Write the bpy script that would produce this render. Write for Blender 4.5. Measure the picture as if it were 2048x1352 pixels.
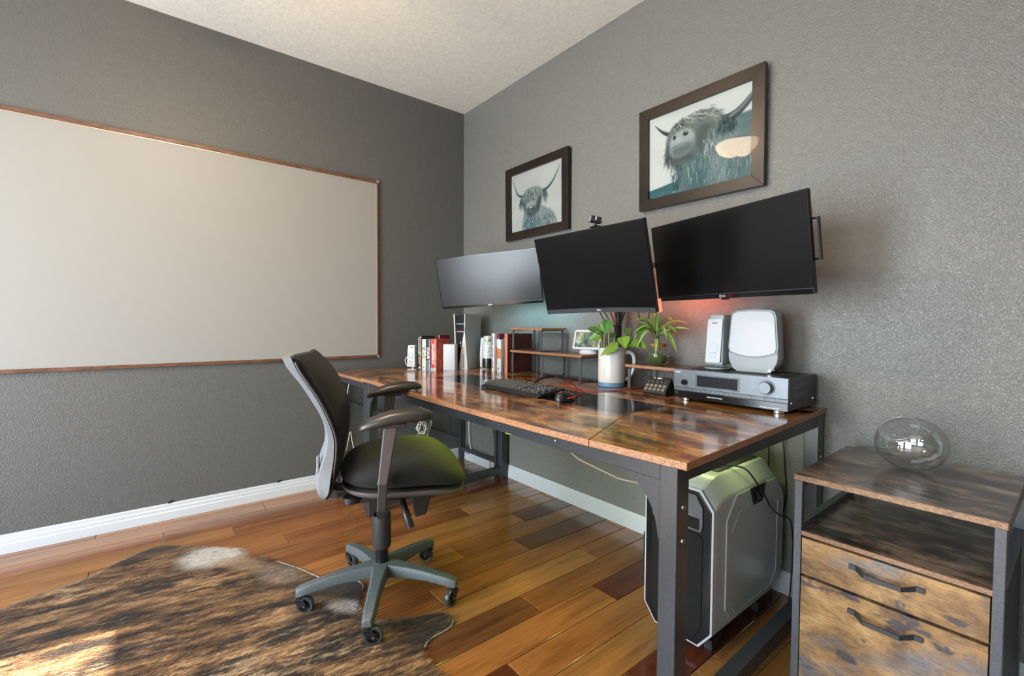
import bpy, bmesh, math, random
import numpy as np
from mathutils import Vector, Matrix, Euler
from mathutils.geometry import delaunay_2d_cdt

for o in list(bpy.data.objects):
    bpy.data.objects.remove(o, do_unlink=True)
S = bpy.context.scene
COL = S.collection
R = math.radians
PI = math.pi
random.seed(7)
rng = np.random.default_rng(11)

# ------------------------------------------------------------------ camera
def make_camera():
    yaw, pitch, roll = R(141.2387), R(-1.8833), R(0.3243)
    f = Vector((math.cos(pitch)*math.cos(yaw), math.cos(pitch)*math.sin(yaw), math.sin(pitch)))
    r = Vector((math.sin(yaw), -math.cos(yaw), 0))
    u = r.cross(f)
    r2 = r*math.cos(roll) + u*math.sin(roll)
    u2 = u*math.cos(roll) - r*math.sin(roll)
    cd = bpy.data.cameras.new('camera')
    cd.sensor_width = 36.0
    cd.lens = 932.70/2048*36.0
    cd.clip_start = 0.02
    cam = bpy.data.objects.new('camera', cd)
    m = Matrix((r2, u2, -f)).transposed().to_4x4()
    m.translation = Vector((3.182, -2.0524, 1.10))
    cam.matrix_world = m
    COL.objects.link(cam)
    S.camera = cam
make_camera()

# ------------------------------------------------------------------ view
S.view_settings.view_transform = 'Standard'
S.view_settings.look = 'None'
S.view_settings.gamma = 1.0
S.view_settings.use_curve_mapping = False
S.view_settings.exposure = 0.22

# ------------------------------------------------------------------ room size
RX, RY, RH = 3.95, -3.90, 2.755           # far side wall, window wall, ceiling
WINS = [(0.80, 2.05), (2.35, 3.60)]       # windows in the wall behind the camera
WZ0, WZ1 = 0.10, 2.24

# ------------------------------------------------------------------ world: clear sky outside the windows
def make_world():
    w = bpy.data.worlds.new('sky'); S.world = w; w.use_nodes = True
    nt = w.node_tree; nt.nodes.clear()
    out = nt.nodes.new('ShaderNodeOutputWorld'); bg = nt.nodes.new('ShaderNodeBackground')
    sky = nt.nodes.new('ShaderNodeTexSky')
    try:
        sky.sky_type = 'NISHITA'; sky.sun_disc = False; sky.sun_elevation = R(49); sky.sun_rotation = R(187)
    except Exception:
        pass
    bg.inputs['Strength'].default_value = 0.55
    nt.links.new(sky.outputs[0], bg.inputs['Color']); nt.links.new(bg.outputs[0], out.inputs['Surface'])
make_world()

# ------------------------------------------------------------------ sun and window daylight
def make_sun():
    l = bpy.data.lights.new('sun', 'SUN'); l.energy = 42.0; l.angle = R(0.6); l.color = (1.0, 0.90, 0.76)
    o = bpy.data.objects.new('sun', l); COL.objects.link(o)
    d = Vector((0.118, 1.0, -1.175)).normalized()
    o.rotation_euler = d.to_track_quat('-Z', 'Y').to_euler(); o.location = (1, -8, 6)
make_sun()
def window_light(x0, x1, power):
    l = bpy.data.lights.new('window_daylight', 'AREA'); l.shape = 'RECTANGLE'
    l.size = x1-x0-0.10; l.size_y = WZ1-WZ0-0.10; l.energy = power; l.color = (0.78, 0.90, 1.0)
    o = bpy.data.objects.new('window_daylight', l); COL.objects.link(o)
    o.location = ((x0+x1)/2, RY-0.035, (WZ0+WZ1)/2); o.rotation_euler = (R(90), 0, 0)   # faces +Y
window_light(*WINS[0], 125)
window_light(*WINS[1], 40)

# ------------------------------------------------------------------ mesh helpers
class MB:
    def __init__(s): s.v = []; s.f = []
    def add(s, vs, fs, M=None):
        b = len(s.v)
        s.v += [tuple(M @ Vector(v)) if M is not None else tuple(v) for v in vs]
        s.f += [tuple(i+b for i in f) for f in fs]
        return s
    def box(s, x0, x1, y0, y1, z0, z1, M=None):
        vs = [(x0,y0,z0),(x1,y0,z0),(x1,y1,z0),(x0,y1,z0),(x0,y0,z1),(x1,y0,z1),(x1,y1,z1),(x0,y1,z1)]
        return s.add(vs, [(0,3,2,1),(4,5,6,7),(0,1,5,4),(1,2,6,5),(2,3,7,6),(3,0,4,7)], M)
    def prism(s, pts, d0, d1, axis='y', M=None):
        """closed polygon pts (a,b) pushed along axis from d0 to d1"""
        n = len(pts)
        def P(a, b, d):
            return (a, d, b) if axis == 'y' else ((d, a, b) if axis == 'x' else (a, b, d))
        vs = [P(a, b, d0) for a, b in pts] + [P(a, b, d1) for a, b in pts]
        fs = [tuple(range(n)), tuple(range(2*n-1, n-1, -1))]
        fs += [(i, i+n, (i+1) % n+n, (i+1) % n) for i in range(n)]
        return s.add(vs, fs, M)
    def lathe(s, prof, n=32, M=None, cap=True):
        """prof [(r,z)...] about Z"""
        vs = []; fs = []
        for r, z in prof:
            for k in range(n):
                a = 2*PI*k/n; vs.append((r*math.cos(a), r*math.sin(a), z))
        for i in range(len(prof)-1):
            for k in range(n):
                fs.append((i*n+k, i*n+(k+1) % n, (i+1)*n+(k+1) % n, (i+1)*n+k))
        if cap:
            if prof[0][0] > 1e-6: fs.append(tuple(range(n-1, -1, -1)))
            if prof[-1][0] > 1e-6: fs.append(tuple((len(prof)-1)*n+k for k in range(n)))
        return s.add(vs, fs, M)
    def cyl(s, p0, p1, r0, r1=None, n=20):
        p0 = Vector(p0); p1 = Vector(p1); r1 = r0 if r1 is None else r1
        d = p1-p0; q = d.to_track_quat('Z', 'Y').to_matrix().to_4x4(); q.translation = p0
        return s.lathe([(r0, 0), (r1, d.length)], n, q)
    def tube(s, path, r, n=8, cap=True):
        P = [Vector(p) for p in path]; vs = []; fs = []
        rs = r if isinstance(r, (list, tuple)) else [r]*len(P)
        up = None
        for i, p in enumerate(P):
            t = (P[min(i+1, len(P)-1)]-P[max(i-1, 0)])
            t = t.normalized() if t.length > 1e-9 else Vector((0, 0, 1))
            if up is None:
                up = Vector((0, 0, 1)) if abs(t.z) < 0.9 else Vector((1, 0, 0))
            a = t.cross(up)
            if a.length < 1e-4: a = t.cross(Vector((0.3, 1, 0.2)))
            a.normalize(); b = a.cross(t).normalized(); up = b
            for k in range(n):
                an = 2*PI*k/n; vs.append(tuple(p+(a*math.cos(an)+b*math.sin(an))*rs[i]))
        for i in range(len(P)-1):
            for k in range(n):
                fs.append((i*n+k, i*n+(k+1) % n, (i+1)*n+(k+1) % n, (i+1)*n+k))
        if cap:
            fs.append(tuple(range(n-1, -1, -1))); fs.append(tuple((len(P)-1)*n+k for k in range(n)))
        return s.add(vs, fs)
    def loft(s, rings, cap=True, M=None):
        n = len(rings[0]); vs = [v for r in rings for v in r]; fs = []
        for i in range(len(rings)-1):
            for k in range(n):
                fs.append((i*n+k, i*n+(k+1) % n, (i+1)*n+(k+1) % n, (i+1)*n+k))
        if cap:
            fs.append(tuple(range(n-1, -1, -1))); fs.append(tuple((len(rings)-1)*n+k for k in range(n)))
        return s.add(vs, fs, M)
    def grid(s, rows, M=None):
        n = len(rows[0]); vs = [v for r in rows for v in r]; fs = []
        for i in range(len(rows)-1):
            for k in range(n-1):
                fs.append((i*n+k, i*n+k+1, (i+1)*n+k+1, (i+1)*n+k))
        return s.add(vs, fs, M)

def spline(pts, n=40):
    """Catmull-Rom through pts"""
    P = [Vector(p) for p in pts]; P = [P[0]*2-P[1]]+P+[P[-1]*2-P[-2]]
    out = []; segs = len(P)-3
    for k in range(n):
        t = k/(n-1)*segs; i = min(int(t), segs-1); t -= i
        a, b, c, d = P[i:i+4]
        out.append(0.5*((2*b)+(c-a)*t+(2*a-5*b+4*c-d)*t*t+(3*b-a-3*c+d)*t**3))
    return out

def obj(name, mb, mat, parent=None, bevel=0.0, seg=2, smooth=None, fix=True, loc=None, rot=None, ang=40):
    me = bpy.data.meshes.new(name)
    if isinstance(mb, MB):
        me.from_pydata(mb.v, [], mb.f)
    else:
        mb.to_mesh(me); mb.free(); fix = False
    if fix:
        bm = bmesh.new(); bm.from_mesh(me)
        bmesh.ops.recalc_face_normals(bm, faces=bm.faces); bm.to_mesh(me); bm.free()
    o = bpy.data.objects.new(name, me); COL.objects.link(o)
    if mat is not None: me.materials.append(mat)
    if parent is not None: o.parent = parent
    if loc is not None: o.location = loc
    if rot is not None: o.rotation_euler = rot
    if bevel > 0:
        m = o.modifiers.new('bevel', 'BEVEL'); m.width = bevel; m.segments = seg; m.limit_method = 'ANGLE'
        m.angle_limit = R(35); m.harden_normals = True
        me.polygons.foreach_set('use_smooth', [True]*len(me.polygons))
    elif smooth:
        me.polygons.foreach_set('use_smooth', [True]*len(me.polygons))
        if ang < 180:
            try: me.set_sharp_from_angle(angle=R(ang))
            except Exception: pass
    me.update()
    return o

def thing(name, label, cat, loc=(0, 0, 0), rotz=0, group=None, rot=None):
    o = bpy.data.objects.new(name, None); COL.objects.link(o); o.empty_display_size = 0.05
    o.location = loc; o.rotation_euler = rot if rot is not None else (0, 0, rotz)
    o['label'] = label; o['category'] = cat
    if group: o['group'] = group
    return o
def tag(o, label, cat, group=None):
    o['label'] = label; o['category'] = cat
    if group: o['group'] = group
    return o
def struct(name, mb, mat, parent=None, **k):
    o = obj(name, mb, mat, parent, **k)
    if parent is None: o['kind'] = 'structure'
    return o
def stuff(o): o['kind'] = 'stuff'; return o

def text(name, body, size, mat, parent, M, align='CENTER', bold=False, extrude=0.0003, xs=1.0):
    cu = bpy.data.curves.new(name, 'FONT'); cu.body = body; cu.size = size; cu.extrude = extrude
    cu.align_x = align; cu.align_y = 'CENTER'; cu.resolution_u = 2
    if bold: cu.offset = size*0.025
    t = bpy.data.objects.new('tmp_text', cu); COL.objects.link(t)
    bpy.context.view_layer.update()
    me = bpy.data.meshes.new_from_object(t.evaluated_get(bpy.context.evaluated_depsgraph_get()))
    bpy.data.objects.remove(t, do_unlink=True); bpy.data.curves.remove(cu)
    me.transform(M @ Matrix.Diagonal((xs, 1, 1, 1))); me.materials.clear(); me.materials.append(mat)
    o = bpy.data.objects.new(name, me); COL.objects.link(o); o.parent = parent
    return o
def frame_m(origin, xdir, ydir):
    x = Vector(xdir).normalized(); y = Vector(ydir).normalized(); z = x.cross(y)
    m = Matrix((x, y, z)).transposed().to_4x4(); m.translation = Vector(origin); return m

# ------------------------------------------------------------------ value noise in numpy
_perm = rng.random((256, 256))
def vnoise(x, y):
    x = np.asarray(x, float); y = np.asarray(y, float)
    xi = np.floor(x).astype(int); yi = np.floor(y).astype(int); fx = x-xi; fy = y-yi
    fx = fx*fx*(3-2*fx); fy = fy*fy*(3-2*fy)
    g = lambda a, b: _perm[a % 256, b % 256]
    return (g(xi, yi)*(1-fx)+g(xi+1, yi)*fx)*(1-fy)+(g(xi, yi+1)*(1-fx)+g(xi+1, yi+1)*fx)*fy
def fnoise(x, y, o=4):
    s = 0; a = .5; t = 0
    for k in range(o):
        s = s+a*vnoise(x*2**k+13.7*k, y*2**k+5.1*k); t += a; a *= .5
    return s/t
def lerp3(a, b, t): return np.asarray(a)*(1-t[..., None])+np.asarray(b)*t[..., None]
def sstep(a, b, x):
    t = np.clip((np.asarray(x)-a)/(b-a), 0, 1); return t*t*(3-2*t)

# ------------------------------------------------------------------ materials
def mat(name, col=(.5, .5, .5), rough=.5, metal=0., spec=.5, **k):
    m = bpy.data.materials.new(name); m.use_nodes = True
    b = m.node_tree.nodes['Principled BSDF']
    b.inputs['Base Color'].default_value = (*col, 1); b.inputs['Roughness'].default_value = rough
    b.inputs['Metallic'].default_value = metal; b.inputs['Specular IOR Level'].default_value = spec
    for kk, v in k.items():
        b.inputs[kk.replace('_', ' ')].default_value = v
    return m
def N(m, t, **k):
    n = m.node_tree.nodes.new(t)
    for a, v in k.items(): setattr(n, a, v)
    return n
def L(m, a, b): m.node_tree.links.new(a, b)
def bsdf(m): return m.node_tree.nodes['Principled BSDF']
def coords(m, kind='Object', scale=(1, 1, 1), rot=(0, 0, 0), rand=False):
    tc = N(m, 'ShaderNodeTexCoord'); mp = N(m, 'ShaderNodeMapping')
    mp.inputs['Scale'].default_value = scale; mp.inputs['Rotation'].default_value = rot
    L(m, tc.outputs[kind], mp.inputs['Vector'])
    if rand:
        oi = N(m, 'ShaderNodeObjectInfo'); vm = N(m, 'ShaderNodeVectorMath', operation='SCALE')
        cx = N(m, 'ShaderNodeCombineXYZ'); L(m, oi.outputs['Random'], cx.inputs[0]); L(m, oi.outputs['Random'], cx.inputs[1])
        L(m, cx.outputs[0], vm.inputs[0]); vm.inputs['Scale'].default_value = 37.0
        ad = N(m, 'ShaderNodeVectorMath', operation='ADD'); L(m, mp.outputs[0], ad.inputs[0]); L(m, vm.outputs[0], ad.inputs[1])
        return ad.outputs[0]
    return mp.outputs[0]
def noise(m, vec, scale, detail=4, rough=.5, dist=0.):
    n = N(m, 'ShaderNodeTexNoise'); n.inputs['Scale'].default_value = scale; n.inputs['Detail'].default_value = detail
    n.inputs['Roughness'].default_value = rough; n.inputs['Distortion'].default_value = dist
    L(m, vec, n.inputs['Vector']); return n.outputs['Fac']
def ramp(m, fac, stops):
    r = N(m, 'ShaderNodeValToRGB'); e = r.color_ramp.elements
    while len(e) < len(stops): e.new(0.5)
    for x, (p, c) in zip(e, stops):
        x.position = p; x.color = (*c, 1) if len(c) == 3 else c
    L(m, fac, r.inputs['Fac']); return r.outputs['Color']
def bump(m, h, strength, dist=.001, nin=None):
    b = N(m, 'ShaderNodeBump'); b.inputs['Strength'].default_value = strength; b.inputs['Distance'].default_value = dist
    L(m, h, b.inputs['Height'])
    if nin is not None: L(m, nin, b.inputs['Normal'])
    L(m, b.outputs[0], bsdf(m).inputs['Normal']); return b.outputs[0]
def mixc(m, fac, a, b, mode='MIX'):
    x = N(m, 'ShaderNodeMix', data_type='RGBA', blend_type=mode)
    for s, v in ((x.inputs[0], fac), (x.inputs[6], a), (x.inputs[7], b)):
        if isinstance(v, (int, float)): s.default_value = v
        elif isinstance(v, tuple): s.default_value = (*v, 1) if len(v) == 3 else v
        else: L(m, v, s)
    return x.outputs[2]

def wall_paint(name, col, rough=.42, scale=62, bs=.8):
    m = mat(name, col, rough, spec=.5)
    v = coords(m)
    n1 = noise(m, v, scale, 1.2, .5, .8); n2 = noise(m, v, scale*.27, 2)
    r = ramp(m, n1, [(.40, (0, 0, 0)), (.60, (1, 1, 1))])
    bump(m, r, bs, .0030)
    c = ramp(m, n2, [(.3, tuple(x*.93 for x in col)), (.7, tuple(x*1.06 for x in col))])
    L(m, c, bsdf(m).inputs['Base Color']); return m

def rustic(name, gain=1.0, rough=.2, axis='x', grain=1.0, gold=0.0, coat=.35, sat=1.0):
    """dark rustic laminate: honey brown with black smoky patches and saw marks"""
    m = mat(name, rough=rough)
    sc = {'x': (1, 2.5, 2.5), 'y': (2.5, 1, 2.5), 'z': (2.5, 2.5, 1)}[axis]
    sg = {'x': (1, 26, 26), 'y': (26, 1, 26), 'z': (26, 26, 1)}[axis]
    v = coords(m, scale=sc); vg = coords(m, scale=sg)
    a = noise(m, v, 5.6, 12, .70, .4); g = noise(m, vg, 9, 6, .7); p = noise(m, v, 3.3, 10, .70, .5)
    k = lambda c: tuple(x*gain for x in c)
    base = ramp(m, a, [(.34, k((.012, .008, .007))), (.43, k((.085, .030, .013))), (.49, k((.22, .088, .024))), (.57, k((.34, .165, .048))), (.70, k((.44, .27, .11)))])
    gm = ramp(m, g, [(.3, (.45, .42, .40)), (.55, (1, 1, 1)), (.75, (1.25, 1.15, 1.05))])
    c = mixc(m, .75*grain, base, gm, 'MULTIPLY')
    pm = ramp(m, p, [(.42, (.16, .15, .16)), (.51, (1, 1, 1))])
    c = mixc(m, .8, c, pm, 'MULTIPLY')
    if sat < 1:
        hs = N(m, 'ShaderNodeHueSaturation'); hs.inputs['Saturation'].default_value = sat; L(m, c, hs.inputs['Color']); c = hs.outputs[0]
    L(m, c, bsdf(m).inputs['Base Color'])
    bump(m, g, .12, .0008)
    bsdf(m).inputs['Coat Weight'].default_value = coat; bsdf(m).inputs['Coat Roughness'].default_value = rough*.6
    return m

def drawer_face(name):
    m = mat(name, rough=.42); v = coords(m, scale=(1, 1, 1.6)); vg = coords(m, scale=(3, 3, 60))
    a = noise(m, v, 7, 8, .66, .4); b = noise(m, v, 3.2, 6, .6, .3); s = noise(m, v, 15, 3, .5, .2); g = noise(m, vg, 12, 6, .72)
    c = ramp(m, a, [(.32, (.06, .032, .018)), (.45, (.22, .115, .042)), (.57, (.38, .215, .080)), (.72, (.50, .33, .16))])
    c = mixc(m, ramp(m, b, [(.50, (0, 0, 0)), (.62, (.8, .8, .8))]), c, (.15, .148, .155))
    c = mixc(m, ramp(m, s, [(.60, (0, 0, 0)), (.66, (.9, .9, .9))]), c, (.04, .035, .04))
    c = mixc(m, .85, c, ramp(m, g, [(.36, (.30, .27, .25)), (.5, (1, 1, 1)), (.7, (1.2, 1.18, 1.12))]), 'MULTIPLY')
    L(m, c, bsdf(m).inputs['Base Color']); bump(m, g, .3, .0010); return m
def chipedge(name, col=(.30, .13, .055)):
    m = mat(name, rough=.5); v = coords(m, scale=(.3, .3, 2.0)); a = noise(m, v, 330, 4, .7); 
    c = ramp(m, a, [(.34, (.09, .036, .017)), (.5, col), (.68, (.46, .26, .13))])
    L(m, c, bsdf(m).inputs['Base Color']); bump(m, a, .2, .001); return m

def speckled(name, col, rough=.45, amt=.25, scale=260, metal=0., b=.15):
    m = mat(name, col, rough, metal); v = coords(m); a = noise(m, v, scale, 3)
    lo = tuple(x*(1-amt) for x in col); hi = tuple(min(1, x*(1+amt)) for x in col)
    L(m, ramp(m, a, [(.35, lo), (.65, hi)]), bsdf(m).inputs['Base Color']); bump(m, a, b, .0006); return m

def fabric(name, col, rough=.9, scale=420):
    m = mat(name, col, rough, spec=.2)
    tc = N(m, 'ShaderNodeTexCoord'); w = N(m, 'ShaderNodeTexWave'); w.inputs['Scale'].default_value = scale/3; w.inputs['Distortion'].default_value = 1.0
    w.bands_direction = 'DIAGONAL'
    L(m, tc.outputs['Object'], w.inputs['Vector'])
    L(m, ramp(m, w.outputs['Fac'], [(.2, tuple(x*.45 for x in col)), (.7, tuple(x*1.5 for x in col))]), bsdf(m).inputs['Base Color'])
    bump(m, w.outputs['Fac'], .35, .001)
    bsdf(m).inputs['Sheen Weight'].default_value = .04; return m

def emit(name, col, strength):
    m = mat(name, col, .4); bsdf(m).inputs['Emission Color'].default_value = (*col, 1); bsdf(m).inputs['Emission Strength'].default_value = strength; return m

def glass(name, col=(1, 1, 1), rough=0., ior=1.45):
    m = mat(name, col, rough); b = bsdf(m); b.inputs['Transmission Weight'].default_value = 1.0; b.inputs['IOR'].default_value = ior
    return m

def thin_glass(name, fres=1.25, rough=.02, tint=(1, 1, 1)):
    """clear pane: mostly lets light straight through, reflects by angle"""
    m = bpy.data.materials.new(name); m.use_nodes = True; nt = m.node_tree; nt.nodes.clear()
    out = nt.nodes.new('ShaderNodeOutputMaterial'); mx = nt.nodes.new('ShaderNodeMixShader')
    tr = nt.nodes.new('ShaderNodeBsdfTransparent'); tr.inputs[0].default_value = (*tint, 1)
    gl = nt.nodes.new('ShaderNodeBsdfGlossy'); gl.inputs['Roughness'].default_value = rough
    f0 = ((fres-1)/(fres+1))**2
    lw = nt.nodes.new('ShaderNodeLayerWeight'); lw.inputs['Blend'].default_value = .5
    pw = nt.nodes.new('ShaderNodeMath'); pw.operation = 'POWER'; pw.inputs[1].default_value = 5.0
    fr = nt.nodes.new('ShaderNodeMath'); fr.operation = 'MULTIPLY_ADD'; fr.inputs[1].default_value = 1-f0; fr.inputs[2].default_value = f0
    nt.links.new(lw.outputs['Facing'], pw.inputs[0]); nt.links.new(pw.outputs[0], fr.inputs[0])
    nt.links.new(fr.outputs[0], mx.inputs[0]); nt.links.new(tr.outputs[0], mx.inputs[1]); nt.links.new(gl.outputs[0], mx.inputs[2])
    nt.links.new(mx.outputs[0], out.inputs[0]); return m

def vcol(name, rough=.6, spec=.3, attr='Col', sheen=0., sss=0., coat=0.):
    m = mat(name, rough=rough, spec=spec); a = N(m, 'ShaderNodeVertexColor'); a.layer_name = attr
    L(m, a.outputs['Color'], bsdf(m).inputs['Base Color']); bsdf(m).inputs['Sheen Weight'].default_value = sheen
    bsdf(m).inputs['Coat Weight'].default_value = coat
    return m
def set_vcol(o, cols):
    """cols: per-vertex rgb, linear"""
    me = o.data; ca = me.color_attributes.new('Col', 'FLOAT_COLOR', 'POINT')
    a = np.ones((len(me.vertices), 4), dtype=np.float32); a[:, :3] = cols
    ca.data.foreach_set('color', a.ravel())

M = {}
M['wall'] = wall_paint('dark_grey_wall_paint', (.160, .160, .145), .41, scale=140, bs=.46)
M['wall_l'] = wall_paint('shaded_wall_paint', (.092, .092, .086), .45, scale=165, bs=.38)  # same grey paint darkened, the left wall's shade put into its colour
M['ceiling'] = wall_paint('ceiling_paint', (.76, .752, .685), .7, 150, .22)
M['trim'] = mat('white_trim_gloss', (.52, .535, .55), .28)
M['wood'] = rustic('rustic_desk_laminate', 1.45, .13, 'x')
M['wood_side'] = rustic('rustic_side_table_laminate', 1.3, .2, 'y')
M['wood_cab'] = rustic('rustic_cabinet_top_laminate', .75, .24, 'x', sat=.55)
M['wood_face'] = drawer_face('rustic_drawer_laminate')
M['wood_riser'] = rustic('rustic_riser_laminate', .8, .3, 'x')
M['chip'] = chipedge('chipboard_edge')
M['chip2'] = chipedge('cabinet_edge_band', (.22, .13, .07))
M['steel'] = speckled('dark_powder_coated_steel', (.030, .033, .038), .36, .2, 160)
M['steel_d'] = speckled('desk_black_blue_steel', (.030, .033, .037), .30, .15, 160)
M['steel_g'] = speckled('grey_powder_coated_steel', (.065, .070, .078), .40, .15, 160)
M['black'] = mat('black_plastic', (.012, .012, .013), .35)
M['black_matte'] = mat('black_matte_plastic', (.018, .018, .019), .6)
M['black_gloss'] = mat('black_gloss_plastic', (.008, .008, .009), .12)
M['black_rubber'] = mat('black_rubber', (.02, .02, .021), .55)
M['strip'] = mat('black_glossy_desk_inlay', (.008, .009, .011), .12)
M['chrome'] = mat('chrome', (.75, .75, .76), .15, 1.)
M['bolt'] = mat('dark_bolt_steel', (.25, .25, .26), .3, 1.)
M['white_pl'] = mat('white_plastic', (.52, .53, .54), .38, spec=.35)
M['white_text'] = mat('white_print', (.8, .8, .8), .5)
M['grey_text'] = mat('grey_print', (.35, .36, .37), .5)
# ================================================================== ROOM SHELL
T = .12
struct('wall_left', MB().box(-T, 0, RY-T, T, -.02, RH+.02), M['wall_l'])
struct('wall_right', MB().box(-T, RX+T, 0, T, -.02, RH+.02), M['wall'])
struct('wall_far_side', MB().box(RX, RX+T, RY-T, 0, -.02, RH+.02), M['wall'])
def back_wall():
    mb = MB(); xs = [0.0]
    for a, b in WINS: xs += [a, b]
    xs.append(RX)
    for i in range(0, len(xs), 2): mb.box(xs[i], xs[i+1], RY-T, RY, -.02, RH+.02)
    for a, b in WINS:
        mb.box(a, b, RY-T, RY, -.02, WZ0); mb.box(a, b, RY-T, RY, WZ1, RH+.02)
    struct('wall_back', mb, M['wall'])
back_wall()
struct('ceiling', MB().box(-T, RX+T, RY-T, T, RH, RH+.12), M['ceiling'])

def plank_mat():
    m = mat('hand_scraped_plank', rough=.2)
    v = coords(m, scale=(9, .9, 1), rand=True); vg = coords(m, scale=(60, 2.2, 1), rand=True); vw = coords(m, scale=(1.2, 3.2, 1), rand=True)
    a = noise(m, v, 1.6, 5, .6, .5); g = noise(m, vg, 1.5, 5, .6); w = noise(m, vw, 3.0, 3, .5)
    oi = N(m, 'ShaderNodeObjectInfo')
    mr = ramp(m, a, [(.28, (.42, .36, .34)), (.5, (1, 1, 1)), (.72, (1.35, 1.35, 1.25))])
    c = mixc(m, .85, oi.outputs['Color'], mr, 'MULTIPLY')
    gr = ramp(m, g, [(.3, (.72, .68, .66)), (.6, (1.06, 1.06, 1.06))]); c = mixc(m, .6, c, gr, 'MULTIPLY')
    L(m, c, bsdf(m).inputs['Base Color'])
    bump(m, w, .22, .004)
    bsdf(m).inputs['Coat Weight'].default_value = .5; bsdf(m).inputs['Coat Roughness'].default_value = .13
    return m
M['plank'] = plank_mat()
M['gap'] = mat('plank_gap_filler', (.26, .17, .10), .85)

def build_floor():
    fl = struct('floor', MB().box(-T, RX+T, RY-T, T, -.10, -.013), M['gap'])
    W, LEN, g = .1313, 1.095, .0013
    off = {0: -.385, 1: -.87, 2: -.58, 3: -1.14}       # the four staggered joint positions
    rnd = random.Random(3); cache = {}
    warm = [(.31, .128, .036), (.27, .100, .028), (.33, .145, .044), (.235, .082, .022), (.29, .112, .032)]
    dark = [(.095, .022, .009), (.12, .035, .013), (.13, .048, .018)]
    darkset = {(0, -.385): 1, (2, -.58): 1}
    k0 = round((1.1155-.0)/W)
    r = 0
    for ri in range(-10, 32):
        x0 = 1.1095+ri*W; x1 = x0+W
        if x1 < .005 or x0 > RX-.005: continue
        x0c, x1c = max(x0, .001), min(x1, RX-.001)
        j = off[ri % 4]
        y = j+LEN*2
        while y > RY:
            a, b = y-LEN, y
            ac, bc = max(a, RY+.001), min(b, -.001)
            if bc-ac > .02:
                w, l = x1c-x0c-2*g, bc-ac-2*g
                key = (round(w, 4), round(l, 4))
                if key not in cache:
                    c = .0030; hx, hy = w/2, l/2
                    vs = [(-hx, -hy, -.012), (hx, -hy, -.012), (hx, hy, -.012), (-hx, hy, -.012),
                          (-hx, -hy, -.0012), (hx, -hy, -.0012), (hx, hy, -.0012), (-hx, hy, -.0012),
                          (-hx+c, -hy+c, 0), (hx-c, -hy+c, 0), (hx-c, hy-c, 0), (-hx+c, hy-c, 0)]
                    fs = [(0, 3, 2, 1), (0, 1, 5, 4), (1, 2, 6, 5), (2, 3, 7, 6), (3, 0, 4, 7), (4, 5, 9, 8), (5, 6, 10, 9), (6, 7, 11, 10), (7, 4, 8, 11), (8, 9, 10, 11)]
                    me = bpy.data.meshes.new('plank'); me.from_pydata(vs, [], fs); me.materials.append(M['plank']); cache[key] = me
                o = bpy.data.objects.new('plank', cache[key]); COL.objects.link(o); o.parent = fl
                o.location = ((x0c+x1c)/2, (ac+bc)/2, 0)
                isd = rnd.random() < .10 and x0 > 2.25
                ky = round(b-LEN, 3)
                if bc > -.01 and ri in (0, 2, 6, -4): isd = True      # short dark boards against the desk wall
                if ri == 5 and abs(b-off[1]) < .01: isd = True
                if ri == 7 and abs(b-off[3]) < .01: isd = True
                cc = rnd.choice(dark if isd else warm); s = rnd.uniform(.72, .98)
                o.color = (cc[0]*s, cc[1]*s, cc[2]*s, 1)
            y -= LEN
build_floor()

def baseboards():
    prof = [(0, 0), (.0145, 0), (.0145, .044), (.0112, .048), (.0112, .064), (.0078, .068), (.0070, .084), (.004, .0895), (0, .0895)]
    struct('baseboard_left', MB().prism([(d, z) for d, z in prof], RY, 0, 'y'), M['trim'])
    struct('baseboard_right', MB().prism([(-d, z) for d, z in prof], .0, RX, 'x'), M['trim'])
    struct('baseboard_back', MB().prism([(RY+d, z) for d, z in prof], 0, RX, 'x'), M['trim'])
    struct('baseboard_far_side', MB().prism([(RX-d, z) for d, z in prof], RY, 0, 'y'), M['trim'])
baseboards()

M['pane'] = thin_glass('window_glass', 1.45, .0)
def windows():
    for i, (a, b) in enumerate(WINS):
        mb = MB(); w = .045
        mb.box(a, a+w, RY-.10, RY-.045, WZ0, WZ1); mb.box(b-w, b, RY-.10, RY-.045, WZ0, WZ1)
        mb.box(a+w, b-w, RY-.10, RY-.045, WZ0, WZ0+w); mb.box(a+w, b-w, RY-.10, RY-.045, WZ1-w, WZ1)
        wo = struct('window_%d' % (i+1), mb, M['trim'], bevel=.003)
        zm = (WZ0+WZ1)/2
        obj('meeting_rail', MB().box(a+w, b-w, RY-.095, RY-.055, zm-.02, zm+.02), M['trim'], wo)
        obj('window_sill', MB().box(a-.04, b+.04, RY-.045, RY+.03, WZ0-.025, WZ0), M['trim'], wo, bevel=.004)
        for z0, z1 in ((WZ0+w, zm-.02), (zm+.02, WZ1-w)):
            obj('pane', MB().box(a+w, b-w, RY-.082, RY-.078, z0, z1), M['pane'], wo)
windows()

# small black cable clips on the left baseboard and paint specks
def clips():
    for y, z in ((-1.93, .090), (-1.38, .090)):
        t = obj('cable_clip', MB().box(.0005, .010, y-.006, y+.006, z, z+.007).box(.0005, .007, y+.004, y+.016, z+.004, z+.010), M['black'])
        tag(t, 'tiny black cable clip on top of the white baseboard, %s' % ('left one' if y < -1.6 else 'right one nearer the chair'), 'cable clip')
clips()
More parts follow.
